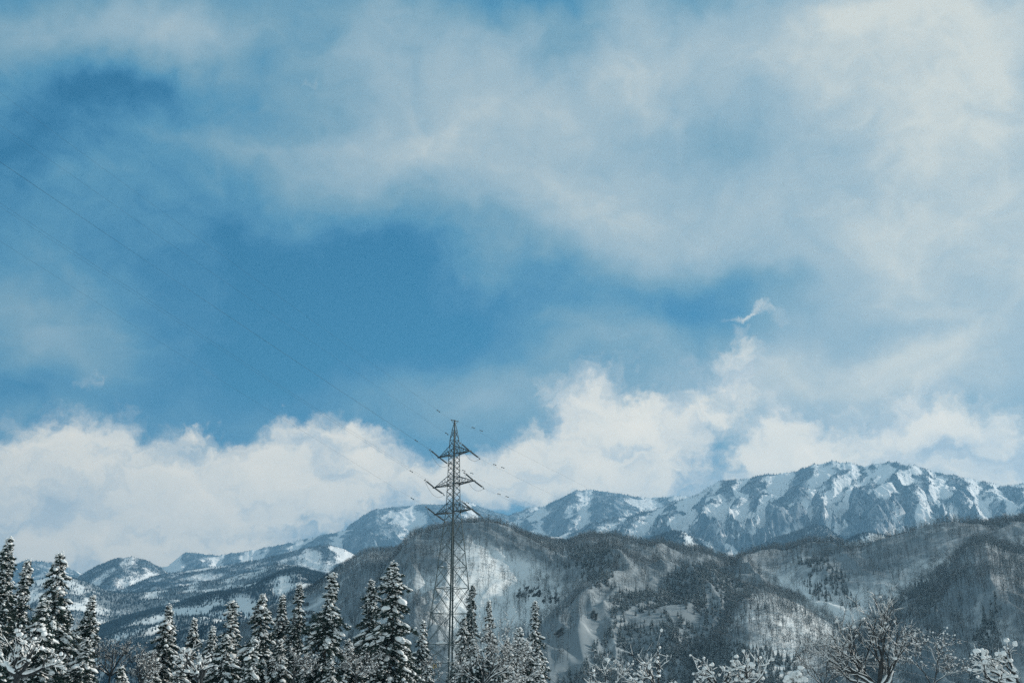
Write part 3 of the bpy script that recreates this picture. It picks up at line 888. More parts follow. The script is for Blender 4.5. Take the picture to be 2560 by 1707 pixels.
# ------------------------------------------------------------------ power pylon
def pylon():
    D = 173.0
    a0, _ = pxdir(1129, 1500)
    cx, cy = D * math.sin(a0), D * math.cos(a0)
    gz = ground_z(cx, cy)
    root = empty('power_pylon', (cx, cy, gz), R(-45))
    tag(root, 'tall steel lattice power pylon with three crossarms rising above the snowy trees', 'pylon')
    def h(py):                       # height above the pylon's base of a photo row on its axis
        x = 1141 - (py - 1050) * 14 / 607
        return at(x, py, D).z - gz
    def half(w): return w * D / FPX / 2 / math.sqrt(2) * 1.02   # half side from the width seen corner-on
    rows = [(1052, 1.5), (1076, 14), (1100, 24), (1116, 26), (1136, 28), (1191, 31), (1211, 32), (1260, 35), (1280, 37), (1301, 43),
            (1345, 54), (1380, 63), (1418, 71), (1470, 83), (1533, 99), (1610, 120), (1657, 134), (1720, 150), (1790, 170)]
    Z = [h(p) for p, _ in rows] + [0.0]
    Hf = [half(w) for _, w in rows]; Hf.append(Hf[-1] + (Hf[-1] - Hf[-2]) * (Z[-2]) / max(.1, Z[-3] - Z[-2]))
    def hw(z): return float(np.interp(z, Z[::-1], Hf[::-1]))
    cor = [(-1, -1), (1, -1), (1, 1), (-1, 1)]
    def P(c, z, k=1.0): return np.array([cor[c][0] * hw(z) * k, cor[c][1] * hw(z) * k, z])
    for c in range(4):
        mb = MB()
        for k in range(len(Z) - 1):
            w = .15 if Z[k] > h(1301) else .20
            # angle section: two thin flanges
            p, q = P(c, Z[k]), P(c, Z[k + 1])
            d = np.array([cor[c][0], cor[c][1], 0]) * .5
            mb.bar(p - [d[0] * w, 0, 0], q - [d[0] * w, 0, 0], w * .55)
            mb.bar(p - [0, d[1] * w, 0], q - [0, d[1] * w, 0], w * .55)
        mb.build('leg', M['steel'], root)
    br = MB()
    # upper body: crossed bracing on all four faces
    def xpanel(z1, z2, w, hor=True):
        for c in range(4):
            e = (c + 1) % 4
            br.bar(P(c, z1, .99), P(e, z2, .99), w); br.bar(P(e, z1, .97), P(c, z2, .97), w)
            if hor: br.bar(P(c, z1, .98), P(e, z1, .98), w)
    for (pa, pb, n) in ((1052, 1076, 1), (1076, 1100, 1), (1100, 1116, 1), (1116, 1136, 1), (1136, 1191, 4), (1191, 1211, 2), (1211, 1260, 3), (1260, 1280, 1), (1280, 1301, 1)):
        za, zb = h(pa), h(pb)
        for k in range(n): xpanel(za + (zb - za) * k / n, za + (zb - za) * (k + 1) / n, .055, k == 0)
    br.build('body_bracing', M['steel_dark'], root)
    br = MB()
    low = [1301, 1345, 1380, 1418, 1470, 1533, 1610, 1657, 1720, 1790]
    zz = [h(p) for p in low] + [0.0]
    for k in range(len(zz) - 1):
        z1, z2 = zz[k], zz[k + 1]
        for c in range(4):
            e = (c + 1) % 4
            br.bar(P(c, z1, .99), P(e, z2, .99), .062); br.bar(P(e, z1, .97), P(c, z2, .97), .062)
            if k >= 3:
                br.bar(P(c, z1, .985), P(e, z1, .985), .09)
                m1 = (P(c, z1) + P(e, z1)) / 2; zc = (z1 + z2) / 2
                br.bar(m1, P(c, zc, .98), .045); br.bar(m1, P(e, zc, .98), .045)
    br.build('lower_bracing', M['steel'], root)
    tips = []
    for lvl, (pt, pb, wl) in enumerate(((1116, 1136, 3.95), (1191, 1211, 5.05), (1260, 1280, 4.55))):
        zt, zb = h(pt), h(pb)
        for sx in (-1, 1):
            mb = MB()
            tip = np.array([sx * (wl + .1), 0, zb + .05])
            for sy in (-1, 1):
                at_, ab = np.array([sx * hw(zt), sy * hw(zt), zt]), np.array([sx * hw(zb), sy * hw(zb), zb])
                mb.bar(ab, tip, .13, .12); mb.bar(at_, tip, .08, .07)
                for q in range(1, 5):
                    t = q / 5
                    lo = ab + (tip - ab) * t; hi = at_ + (tip - at_) * t
                    mb.bar(lo, hi, .04)
                    t2 = (q - 1) / 5
                    mb.bar(ab + (tip - ab) * t2, hi, .04)
            for q in range(0, 5):
                t = q / 5
                l1 = np.array([sx * hw(zb), -hw(zb), zb]); l2 = np.array([sx * hw(zb), hw(zb), zb])
                p1 = l1 + (tip - l1) * t; p2 = l2 + (tip - l2) * t
                mb.bar(p1, p2, .05)
                if q < 4:
                    p3 = l2 + (tip - l2) * (t + .2); mb.bar(p1, p3, .06)
            mb.bar(tip - [0, .28, 0], tip + [0, .28, 0], .26)
            mb.build('crossarm', M['steel_dark'], root)
            tips.append((lvl, sx, tip))
    hz = h(1052)
    mb = MB()
    mb.bar((0, -.9, hz + .05), (0, .9, hz + .05), .10); mb.bar((0, 0, hz - .6), (0, -.9, hz + .05), .06); mb.bar((0, 0, hz - .6), (0, .9, hz + .05), .06)
    mb.bar((-.1, 0, hz), (.1, 0, hz), .3)
    mb.build('peak_bracket', M['steel_dark'], root)
    # where each wire leaves: local -Y side runs towards the camera's left and up, +Y side away to the right and down
    wires = []
    near_dir = np.array([0, -1.0, .50]); near_dir /= np.linalg.norm(near_dir)
    far_dir = np.array([0, 1.0, -.42]); far_dir /= np.linalg.norm(far_dir)
    for lvl, sx, tip in tips:
        for nm, dv in (('near', near_dir), ('far', far_dir)):
            ins = MB(); L_ = 2.1
            a = tip + dv * .15; b = tip + dv * (L_ + .25)
            ins.bar(a, b, .05)
            for q in range(11):
                c = tip + dv * (.35 + q * .165)
                ins.tube([c - dv * .045, c, c + dv * .03, c + dv * .05], [.05, .155, .14, .05], 10)
            ins.bar(b, b + dv * .3 + np.array([0, 0, -.12]), .12)
            ins.bar(b - dv * .05, b + np.array([0, 0, .30]), .05)
            ins.build('insulator_string', M['porcelain'], root)
            wires.append((lvl, sx, nm, b + dv * .3, dv))
        n0 = tip + near_dir * 2.6; f0 = tip + far_dir * 2.6
        pts = [n0 + (f0 - n0) * t + np.array([0, 0, -1.5]) * 4 * t * (1 - t) for t in np.linspace(0, 1, 14)]
        j = MB(); j.tube(pts, .022, 5); j.build('jumper_wire', M['wire'], root)
    for nm, dv in (('near', near_dir), ('far', far_dir)):
        wires.append((3, 0, nm, np.array([0, -.9 if nm == 'near' else .9, hz + .05]), dv))
    # warning plates on the two front faces
    for c, e in ((0, 1), (0, 3)):
        z = h(1664)
        pm = (P(c, z) * .52 + P(e, z) * .48)
        nrm = (P(c, z) + P(e, z)); nrm[2] = 0; nrm /= np.linalg.norm(nrm)
        al = np.cross(nrm, [0, 0, 1.0])
        def quad(cen, w, hh, off):
            o_ = cen + nrm * off
            return [o_ - al * w - [0, 0, hh], o_ + al * w - [0, 0, hh], o_ + al * w + [0, 0, hh], o_ - al * w + [0, 0, hh]]
        mb = MB()
        A = quad(pm, .19, .34, .10); B = quad(pm, .19, .34, .12)
        mb.add(A + B, None, [(0, 1, 2, 3), (7, 6, 5, 4), (0, 4, 5, 1), (1, 5, 6, 2), (2, 6, 7, 3), (3, 7, 4, 0)])
        pl = mb.build('warning_plate', M['yellow'], root)
        mk = MB()
        for (dz, w, hh) in ((.18, .12, .035), (.05, .03, .07), (-.12, .12, .05)):
            A = quad(pm + np.array([0, 0, dz]), w, hh, .122); B = quad(pm + np.array([0, 0, dz]), w, hh, .128)
            mk.add(A + B, None, [(0, 1, 2, 3), (7, 6, 5, 4), (0, 4, 5, 1), (1, 5, 6, 2), (2, 6, 7, 3), (3, 7, 4, 0)])
        mk.build('print', M['black'], pl)
    rng = np.random.default_rng(4)
    zs = [h(1470), h(1418), h(1610), h(1610), h(1533)]
    fr = [(0, 3, .45), (0, 3, .30), (0, 3, .62), (0, 1, .55), (0, 1, .4)]
    cen = np.array([P(c, z) * (1 - t) + P(e, z) * t + np.array([0, 0, .12]) for z, (c, e, t) in zip(zs, fr)])
    for c_, r_ in zip(cen, (.38, .22, .5, .42, .3)):
        V, F = lumps(rng, c_[None], np.array([r_]))
        add_mesh('snow_lump', V, F, M['snow'], root, smooth=True)

    # the wires themselves: each span is a thing of its own
    MW = Matrix.Translation((cx, cy, gz)) @ Matrix.Rotation(R(-45), 4, 'Z')
    lv = ['top', 'middle', 'lowest']
    for lvl, sx, nm, p, dv in wires:
        p = MW @ Vector(p)
        d = (MW.to_3x3() @ Vector(dv)); dh = Vector((d.x, d.y, 0)).normalized()
        if nm == 'near': L_, rise, sag = 235.0, 92.0, -2.0
        else: L_, rise, sag = 330.0, -42.0, 9.0
        if lvl == 3 and nm == 'near': rise += 4
        q = p + dh * L_ + Vector((0, 0, rise))
        n = 44
        pts = []
        for k in range(n + 1):
            t = k / n
            t = t ** 1.5
            v = p.lerp(q, t) - Vector((0, 0, 4 * abs(sag) * t * (1 - t)))
            pts.append(np.array(v))
        mb = MB(); r = (.0080 if nm == 'near' else .008) if lvl < 3 else .008
        P_ = empty('power_line', p)
        off = np.array(p)
        mw = MB(); mw.tube([x - off for x in pts], r, 5)
        mw.build('wire', M['wire'], P_)
        # vibration dampers close to the pylon
        for dist in ((3.6, 5.6) if nm == 'far' else (3.2,)):
            c = p + (q - p).normalized() * dist
            c = c - off if not isinstance(c, Vector) else Vector(np.array(c) - off)
            dd = (q - p).normalized()
            db = MB()
            db.bar(c - dd * .28 + Vector((0, 0, -.12)), c + dd * .28 + Vector((0, 0, -.12)), .035)
            db.bar(c - dd * .34 + Vector((0, 0, -.12)), c - dd * .16 + Vector((0, 0, -.12)), .13)
            db.bar(c + dd * .16 + Vector((0, 0, -.12)), c + dd * .34 + Vector((0, 0, -.12)), .13)
            db.bar(c + Vector((0, 0, -.14)), c, .05)
            db.build('damper', M['steel_dark'], P_)
        way = 'rising to the upper left' if nm == 'near' else 'falling away to the right'
        if lvl == 3: lab = "thin earth wire from the pylon's peak " + way
        else: lab = "power line from the %s end of the pylon's %s crossarm, %s" % ('left' if sx < 0 else 'right', lv[lvl], way)
        tag(P_, lab, 'power line', 'power lines strung from the pylon')
pylon()


# ------------------------------------------------------------------ near trees
def conifer_mesh(seed, H, wid=.2, bare=0.0, snow=1.0, top_dense=.8):
    """cedar: returns trunk, needle and snow geometry; H height, wid crown radius per metre below the top"""
    rng = np.random.default_rng(seed)
    lean = rng.normal(0, .012, 2)
    tz = np.linspace(0, H, 14)
    tr = MB()
    wob = np.stack([lean[0] * tz + .06 * np.sin(tz * .5 + seed), lean[1] * tz, tz], 1)
    tr.tube(wob, np.interp(tz, [0, H * .7, H], [.30, .13, .02]), 7)
    def axis(z): return np.array([np.interp(z, tz, wob[:, 0]), np.interp(z, tz, wob[:, 1]), z])
    pos, dirs, siz = [], [], []
    lc, ls, la = [], [], []
    z = H - .15
    while z > max(1.5, H * bare):
        d = H - z
        gap = rng.uniform(.26, .42) * (1 + .02 * d)
        r0 = wid * d ** .82 * 1.15 + .10
        r0 *= 1 + .22 * math.sin(z * 1.1 + seed) + rng.normal(0, .08)
        nb = int(rng.integers(4, 8)) if d > 1.5 else 4
        if d > 2 and rng.uniform() < .10: nb = 1
        a0 = rng.uniform(0, 6.28)
        for b in range(nb):
            if rng.uniform() < .14 and d > 2: continue
            an = a0 + b * 6.283 / nb + rng.normal(0, .25)
            L_ = r0 * rng.uniform(.45, 1.4)
            c, s_ = math.cos(an), math.sin(an)
            up = rng.uniform(-.10, .35) if d < 3 else rng.uniform(-.30, .15)
            droop = rng.uniform(.28, .55)
            n = max(3, int(L_ * 5.0))
            tt = np.linspace(.12, 1, n)
            bp = axis(z)[None] + np.stack([c * L_ * tt, s_ * L_ * tt, L_ * (up * tt - droop * tt ** 2)], 1)
            tr.tube([axis(z), bp[n // 2], bp[-1]], [.045, .03, .012], 3)
            # sprigs along the bough
            m = 12
            q = np.repeat(bp, m, 0)
            w_ = np.repeat(.34 * (1.1 - .5 * tt) * min(1, .35 + L_ * .35), m)
            off = rng.normal(0, 1, (len(q), 3)) * w_[:, None] * np.array([.62, .62, .42])
            q = q + off
            dv = np.stack([np.full(len(q), c), np.full(len(q), s_), np.full(len(q), -.25)], 1) + rng.normal(0, .6, (len(q), 3))
            dv /= np.linalg.norm(dv, axis=1)[:, None]
            pos.append(q); dirs.append(dv); siz.append(np.full(len(q), 1.0) * rng.uniform(.16, .34, len(q)))
            # snow cushions on top of the bough
            if rng.uniform() < .86 * snow:
                k = int(rng.integers(2, 6))
                ti = np.clip(rng.beta(3.0, 1.5, k), .2, 1)
                cc = axis(z)[None] + np.stack([c * L_ * ti, s_ * L_ * ti, L_ * (up * ti - droop * ti ** 2) + .10], 1)
                lc.append(cc); ls.append(rng.uniform(.10, .27, k) * min(1.2, .5 + .25 * L_) * (1 + .6 * (rng.uniform(0, 1, k) < .12 * snow))); la.append(np.full(k, an))
            if rng.uniform() < .95:
                k = 7
                ti = rng.uniform(.15, 1, k)
                cc = axis(z)[None] + np.stack([c * L_ * ti, s_ * L_ * ti, L_ * (up * ti - droop * ti ** 2) + .08], 1) + rng.normal(0, .16, (k, 3))
                lc.append(cc); ls.append(rng.uniform(.05, .13, k)); la.append(np.full(k, an) + rng.normal(0, .5, k))
        z -= gap
    q = np.concatenate(pos); dv = np.concatenate(dirs); s2 = np.concatenate(siz)
    side = np.cross(dv, rng.normal(0, 1, dv.shape)); side /= np.linalg.norm(side, axis=1)[:, None] + 1e-9
    up = np.cross(dv, side)
    # each sprig: a small folded leaf, four corners
    V = np.stack([q - dv * s2[:, None] * .6, q + side * s2[:, None] * .30 + up * s2[:, None] * .06, q + dv * s2[:, None], q - side * s2[:, None] * .30 + up * s2[:, None] * .06], 1).reshape(-1, 3)
    k = np.arange(len(q))[:, None] * 4
    F = np.concatenate([k + np.array([[0, 1, 2]]), k + np.array([[0, 2, 3]])])
    lc = np.concatenate(lc) + rng.normal(0, .03, (sum(len(x) for x in lc), 3)); ls = np.concatenate(ls); la = np.concatenate(la)
    big = ls > .135
    V1, F1 = lumps(rng, lc[big], ls[big], ICO2, an=la[big], long=1.45, slope=.38); V2, F2 = lumps(rng, lc[~big], ls[~big], ICO1, an=la[~big], long=1.5, slope=.3)
    SV = np.concatenate([V1, V2]); SF = np.concatenate([F1, F2 + len(V1)])
    return tr, (V, F), (SV, SF)


FIRS = {}
def make_conifer(key, **kw):
    tr, (V, F), (SV, SF) = conifer_mesh(**kw)
    root = empty('cedar_tree', (0, 0, 0))
    tr.build('trunk', M['bark'], root, smooth=True)
    nq = len(V) // 4
    fr = (np.random.default_rng(kw['seed']).uniform(0, 1, nq) < .08).astype(np.int32)
    add_mesh('crown', V, F, None, root, mats=[M['needles'], M['frost']], midx=np.concatenate([fr, fr]))
    tag(add_mesh('snow_load', SV, SF, M['snow'], root, smooth=True), kind='stuff')
    FIRS[key] = root
    root['h'] = kw['H']
    return root


def copy_tree(o):
    c = o.copy(); C.objects.link(c)
    for ch in o.children:
        d = ch.copy(); C.objects.link(d); d.parent = c
    return c

# kinds: full, slim, tall with bare lower trunk, snow-heavy
KINDS = {'full': dict(wid=.38, bare=.1, snow=1.0), 'slim': dict(wid=.24, bare=.1, snow=.9), 'tall': dict(wid=.31, bare=.28, snow=.9),
         'heavy': dict(wid=.34, bare=.1, snow=1.35), 'dark': dict(wid=.27, bare=.1, snow=.55), 'full2': dict(wid=.42, bare=.1, snow=1.1), 'tall2': dict(wid=.33, bare=.25, snow=1.1)}
# x, y of the tip in the photo, distance, kind, label
TREES = [
    (18, 1349, 118, 'dark', 'tall dark cedar at the left edge, tallest tip of the three beside the frame'),
    (32, 1397, 124, 'dark', 'dark cedar just right of the tallest one at the left edge'),
    (62, 1403, 128, 'slim', 'dark cedar between the left-edge pair and the tall snow-hung cedar'),
    (141, 1386, 112, 'heavy', 'tall cedar thick with big snow clumps, left of the blue cone-shaped hill'),
    (231, 1492, 122, 'slim', 'narrow cedar with a snowy tuft at the tip below the blue cone-shaped hill'),
    (417, 1515, 128, 'heavy', 'slender cedar with round snow balls standing alone over the left shrubs'),
    (488, 1549, 132, 'dark', 'short cedar capped by one large snow ball'),
    (534, 1568, 150, 'slim', 'small cedar half hidden right of the one capped by a snow ball'),
    (586, 1504, 122, 'heavy', 'broad snow-laden cedar with a white tip left of centre'),
    (656, 1488, 120, 'heavy', 'white-tipped cedar plastered with snow, right of the broad snow-laden one'),
    (709, 1488, 150, 'slim', 'thin cedar just left of the dark one beside the terraced snow fences'),
    (745, 1463, 146, 'dark', 'thin dark cedar beside the terraced snow fences'),
    (828, 1433, 108, 'tall', 'tall cedar with a bare visible trunk in front of the snow fences'),
    (924, 1451, 138, 'dark', 'dark cedar left of the tallest middle cedar'),
    (990, 1410, 112, 'tall2', 'tallest cedar of the middle, snow balls down both sides of its bare trunk'),
    (1049, 1553, 152, 'slim', 'low cedar directly left of the pylon legs'),
    (1178, 1463, 186, 'dark', 'cedar standing behind the right leg of the pylon'),
    (1229, 1501, 180, 'slim', 'small cedar right of the pylon, behind bare snowy branches'),
    (1336, 1504, 200, 'slim', 'lone thin dark cedar by the dark rock face'),
    # lower trees filling the foot of the picture
    (98, 1500, 104, 'full', 'low wide cedar at the foot of the tall snow-hung one'),
    (206, 1600, 106, 'full', 'low bushy cedar under the narrow tufted cedar'),
    (-30, 1450, 96, 'full2', 'wide cedar cut off by the left edge of the picture'),
    (300, 1668, 112, 'full2', 'very low snow-covered cedar among the left shrubs'),
    (380, 1640, 116, 'full', 'low cedar at the foot of the slender one with round snow balls'),
    (455, 1625, 114, 'full2', 'low bushy cedar under the one capped by a snow ball'),
    (560, 1590, 108, 'full', 'wide low cedar in front of the broad snow-laden one'),
    (625, 1600, 104, 'full2', 'bushy cedar between the two white-tipped cedars'),
    (700, 1600, 118, 'full', 'low cedar under the thin pair left of the bare trunk'),
    (775, 1662, 112, 'full2', 'low snowy cedar directly left of the tall bare trunk'),
    (875, 1600, 118, 'full', 'low cedar between the tall bare trunk and the dark cedar'),
    (940, 1590, 110, 'full2', 'wide low cedar in front of the dark middle cedar'),
    (1020, 1610, 116, 'full', 'bushy low cedar right of the tallest middle cedar'),
    (1075, 1665, 128, 'full2', 'very low cedar between the pylon legs'),
    (1190, 1600, 150, 'full', 'bushy cedar in front of the right leg of the pylon'),
    (1265, 1600, 140, 'full2', 'dark low cedar behind the fan of snowy branches'),
    (1350, 1640, 128, 'full', 'rounded low cedar at the right end of the cedar group'),
    (1158, 1545, 172, 'tall', 'cedar squeezed between the pylon and the cedar behind its right leg'),
    (1292, 1572, 152, 'full2', 'broad cedar rising through the fan of snowy branches'),
    (1322, 1600, 146, 'full', 'shorter cedar right of the broad one amid the fan of branches'),
    (1240, 1640, 132, 'full2', 'low wide cedar under the start of the fan of branches'),
    (160, 1560, 118, 'full2', 'bushy cedar between the snow-hung cedar and the narrow tufted one'),
    (820, 1655, 104, 'full', 'lowest cedar hugging the foot of the tall bare trunk'),
    (1130, 1660, 185, 'full', 'low snowy cedar right behind the main pylon leg'),
]


def plant_conifers():
    rng = random.Random(3)
    for k, (x, y, d, kind, lab) in enumerate(TREES):
        p = at(x, y, d)
        gz = ground_z(p.x, p.y)
        H = p.z - gz
        filler = kind in ('full', 'full2')
        key = kind + str(k % 2) if filler else kind + str(k)
        if key not in FIRS:
            kw = dict(KINDS[kind]); kw['wid'] *= rng.uniform(.72, 1.1)
            o = make_conifer(key, seed=k * 7 + 3, H=13.0 if filler else H, **kw)
        else:
            o = copy_tree(FIRS[key])
        s = H / FIRS[key]['h']
        o.location = (p.x, p.y, gz)
        wx = max(s, .8)
        o.scale = (wx * rng.uniform(.92, 1.1), wx * rng.uniform(.92, 1.1), s)
        ln = rng.uniform(-.035, .035)
        o.rotation_euler = (0, ln, rng.uniform(-3.1, 3.1) if filler else 0)
        if not filler: o.location.x -= H * math.sin(ln)
        tag(o, lab, 'tree', 'snow-laden cedars in the foreground')
    for o in FIRS.values():
        if 'h' in o: del o['h']
    for o in C.objects:
        if 'h' in o: del o['h']
plant_conifers()


def bare_tree(seed, base, forks, levels=4, r0=.12, snow=1.0, spread=.55, up=.25, twigs=True, ntw=8, balls=.3, name='bare_tree'):
    """leafless tree: forks = list of first limbs (target vectors); snow lies along the upper side of every limb"""
    rng = np.random.default_rng(seed)
    wood, sn = MB(), MB()
    lc, ls = [], []
    def limb(a, d, L_, r, lev):
        n = 7 if lev < 2 else 5
        pts = [a]; v = d.copy()
        for k in range(n):
            v = v + rng.normal(0, .13, 3) + np.array([0, 0, .05 * up])
            v /= np.linalg.norm(v)
            pts.append(pts[-1] + v * L_ / n)
        pts = np.array(pts)
        rad = np.linspace(r, r * .55, n + 1)
        wood.tube(pts, rad, 6 if lev < 2 else (4 if lev < 3 else 3))
        # snow: a thicker strip riding on top, broken here and there
        hz = np.clip(1 - np.abs(d[2]) * .55, .25, 1)
        sr = (rad * .85 + .020 * snow * (1 - .22 * lev)) * hz * (1 + .35 * rng.uniform(-1, 1, n + 1))
        if rng.uniform() < 1.0 - .17 * lev and snow > .05:
            sn.tube(pts + np.array([0, 0, 1.0]) * (rad * .7 + sr * .35)[:, None], sr * np.r_[.4, np.ones(n - 1), .4], 6 if lev < 2 else 4)
        if rng.uniform() < balls:
            j = rng.integers(1, n + 1)
            lc.append(pts[j] + [0, 0, rad[j] + .05]); ls.append(rng.uniform(.04, .12) * (.7 + .25 * snow) * (1.15 - .1 * lev))
        if lev >= levels: return
        nb = int(rng.integers(2, 5)) if lev else int(rng.integers(4, 6))
        for q in range(nb):
            t = rng.uniform(.35, 1.0) if q else 1.0
            i = min(n, int(t * n))
            nd = v * .8 + rng.normal(0, spread, 3) + np.array([0, 0, up * .5])
            nd /= np.linalg.norm(nd)
            limb(pts[i], nd, L_ * rng.uniform(.55, .8), rad[i] * rng.uniform(.55, .75), lev + 1)
        if twigs and lev >= levels - 2:
            for q in range(ntw):
                i = int(rng.integers(1, n + 1))
                nd = v + rng.normal(0, .75, 3); nd /= np.linalg.norm(nd)
                e = pts[i] + nd * L_ * rng.uniform(.25, .6)
                m_ = (pts[i] + e) / 2 + rng.normal(0, .03, 3)
                wood.tube([pts[i], m_, e], [.012, .009, .005], 3)
                if rng.uniform() < .5 * snow: sn.tube([pts[i] + [0, 0, .015], m_ + [0, 0, .02], e + [0, 0, .012]], [.010, .020, .008], 3)
    root = empty(name, base)
    for d, L_ in forks:
        d = np.array(d, float); d /= np.linalg.norm(d)
        limb(np.zeros(3), d, L_, r0, 0)
    wood.build('branches', M['bark2'], root, smooth=True)
    tag(sn.build('snow_cover', M['snow'], root, smooth=True), kind='stuff')
    if lc:
        V, F = lumps(rng, np.array(lc), np.array(ls), ICO2, flat=.95, under=.8)
        tag(add_mesh('snow_lump', V, F, M['snow'], root, smooth=True), kind='stuff')
    return root


def shrub(seed, x, y, d, forks, lab, cat='tree', stem=True, **kw):
    """x, y: photo pixel of the fork the limbs rise from; a trunk runs from there down to the ground"""
    p = at(x, y, d)
    gz = ground_z(p.x, p.y)
    hgt = p.z - gz
    o = bare_tree(seed, p, forks, **kw)
    mb = MB(); r = kw.get('r0', .12)
    rg = np.random.default_rng(seed + 900)
    pts = [np.array([0, 0, .15])] + [np.array([rg.normal(0, .15), rg.normal(0, .15), -hgt * t]) for t in (.3, .6)] + [np.array([0, 0, -hgt - .3])]
    mb.tube(pts, [r * 1.2, r * 1.5, r * 1.8, r * 2.2], 8)
    mb.build('trunk', M['bark2'], o, smooth=True)
    tag(o, lab, cat, 'leafless snow-covered trees in the foreground')
    return o


shrub(1, 44, 1690, 62, [((-.45, .2, 1), 1.49), ((.55, -.1, .8), 1.62), ((-.9, .1, .35), 1.22), ((.1, .3, 1), 1.35), ((1, .1, .25), 1.49)], 'bare tree with thick white snowed trunk and forks at the lower left corner', levels=2, ntw=3, r0=.13, snow=2.0, up=.3, balls=.5)
shrub(2, 500, 1700, 70, [((-.5, .2, 1), 1.49), ((-.9, .1, .5), 1.35), ((.5, .1, .8), 1.08), ((0, .1, 1), 1.08)], 'bare tree with a thick leaning snow-caked limb between low cedars', levels=2, ntw=3, r0=.14, snow=1.7, balls=.6)
shrub(3, 1205, 1715, 95, [((.8, 0, .8), 2.86), ((1, .1, .45), 2.99), ((.5, .2, 1), 3.06), ((.15, 0, 1), 2.72), ((1, -.1, .15), 2.38), ((-.5, .1, 1), 2.04), ((.9, .2, 1.1), 3.06)], 'leafless tree fanning snowy branches to the upper right beside the pylon', levels=4, ntw=3, r0=.09, snow=.9, spread=.38, up=.2, balls=.22)
shrub(4, 1640, 1725, 66, [((-.55, .1, 1), 1.54), ((.45, 0, 1), 1.54), ((-1, .1, .45), 1.40), ((0, .2, 1), 1.69), ((1, .1, .25), 1.27)], 'open bare tree with forked limbs and small snow balls right of the snow chute', levels=2, ntw=3, r0=.07, snow=1.3, balls=.5)
shrub(5, 1800, 1722, 60, [((-.5, .1, 1), 1.22), ((-1, 0, .75), 1.35), ((.5, .1, .9), 1.08), ((.9, 0, .4), 0.94)], 'bare tree with a crooked snow-plastered stem, left of a similar one', levels=2, ntw=3, r0=.08, snow=1.7, balls=.4)
shrub(6, 1862, 1722, 60, [((.15, .1, 1), 1.42), ((1, 0, .6), 1.49), ((-.5, .1, .9), 0.94), ((.7, 0, 1), 1.22)], 'bare tree with snow-plastered stem and long right-hand branches', levels=2, ntw=3, r0=.08, snow=1.9, balls=.4)
shrub(7, 2195, 1722, 64, [((-.55, .1, 1), 2.32), ((-.2, .3, 1), 2.60), ((.1, -.2, 1), 2.46), ((.5, .1, 1), 2.46), ((1, 0, .6), 2.32), ((-1, .1, .5), 2.25), ((-1, 0, .2), 1.63), ((1, .1, .25), 1.78)], 'wide spreading leafless tree with snow in its forks on the lower right', levels=3, r0=.11, snow=1.0, ntw=7, spread=.42, up=.5, balls=.12)
shrub(8, 2545, 1712, 54, [((-1, 0, .25), 1.63), ((-.7, .1, .8), 1.34), ((.1, .2, 1), 1.34), ((-.9, .1, .5), 1.34)], 'bare branches heaped with snow lumps in the lower right corner', levels=2, ntw=3, r0=.08, snow=1.7, balls=.9)
shrub(9, 1990, 1722, 58, [((-.5, 0, .6), 0.50), ((.5, 0, .7), 0.60), ((0, .1, 1), 0.45)], 'small bare bush capped with one fat snow lump', levels=2, r0=.06, snow=2.6, balls=1.0)
shrub(10, 275, 1690, 118, [((.5, .1, 1), 2.10), ((-.5, .1, 1), 2.02), ((1, 0, .7), 2.10), ((.1, .2, 1), 2.10), ((-1, 0, .6), 1.68)], 'finely branched frosted tree between the tufted cedar and the slender one', levels=4, r0=.09, snow=.45, spread=.4, balls=.12)
shrub(11, 350, 1712, 100, [((.6, .1, 1), 1.54), ((-.6, .1, 1), 1.54), ((1, 0, .4), 1.38), ((0, .2, 1), 1.62)], 'frosted leafless tree left of the slender cedar with snow balls', levels=4, r0=.08, snow=.45, spread=.42, balls=.15)
shrub(12, 175, 1640, 140, [((.4, .1, 1), 1.93), ((-.4, .1, 1), 1.93), ((.9, 0, .8), 1.85), ((-.9, 0, .8), 1.68)], 'frosted leafless tree showing between the snow-hung and the tufted cedar', levels=4, r0=.08, snow=.45, spread=.4, balls=.1)
shrub(13, 735, 1690, 98, [((-.6, .1, 1), 1.36), ((.6, .1, 1), 1.20), ((1, .1, .5), 1.28), ((-1, 0, .5), 1.20)], 'leafless snowy tree under the thin dark cedars left of the bare trunk', levels=4, r0=.07, snow=.45, spread=.42, balls=.25)
shrub(14, 890, 1690, 102, [((-.3, .1, 1), 1.36), ((.6, .1, .8), 1.36), ((1, .1, .3), 1.20), ((-.9, 0, .7), 1.04)], 'leafless snowy tree right of the tall bare cedar trunk', levels=4, r0=.07, snow=.45, spread=.42, balls=.3)
shrub(15, 1080, 1712, 135, [((-.3, .1, 1), 1.68), ((.5, .1, 1), 1.68), ((-.9, .1, .6), 1.34)], 'thin leafless tree growing between the legs of the pylon', levels=4, r0=.06, snow=.8, spread=.38, balls=.2)
shrub(16, 2060, 1715, 110, [((-.5, .1, 1), 2.50), ((.2, .1, 1), 2.70), ((.9, 0, .8), 2.20), ((-1, 0, .7), 2.20)], 'thin twiggy tree behind and left of the wide spreading one', levels=4, r0=.06, snow=.35, spread=.36, balls=.06)
shrub(17, 2330, 1715, 100, [((-.5, .1, 1), 2.30), ((.4, .1, 1), 2.50), ((.9, 0, .6), 2.00)], 'twiggy tree with scattered snow balls behind and right of the wide spreading one', levels=4, r0=.06, snow=.5, spread=.36, balls=.35)
shrub(18, 1530, 1725, 78, [((-.6, .1, .8), 1.62), ((.5, .1, .8), 1.49), ((-1, .1, .3), 1.35)], 'low bare branches dotted with snow at the foot of the snow chute', levels=2, r0=.05, snow=1.2, balls=.6)


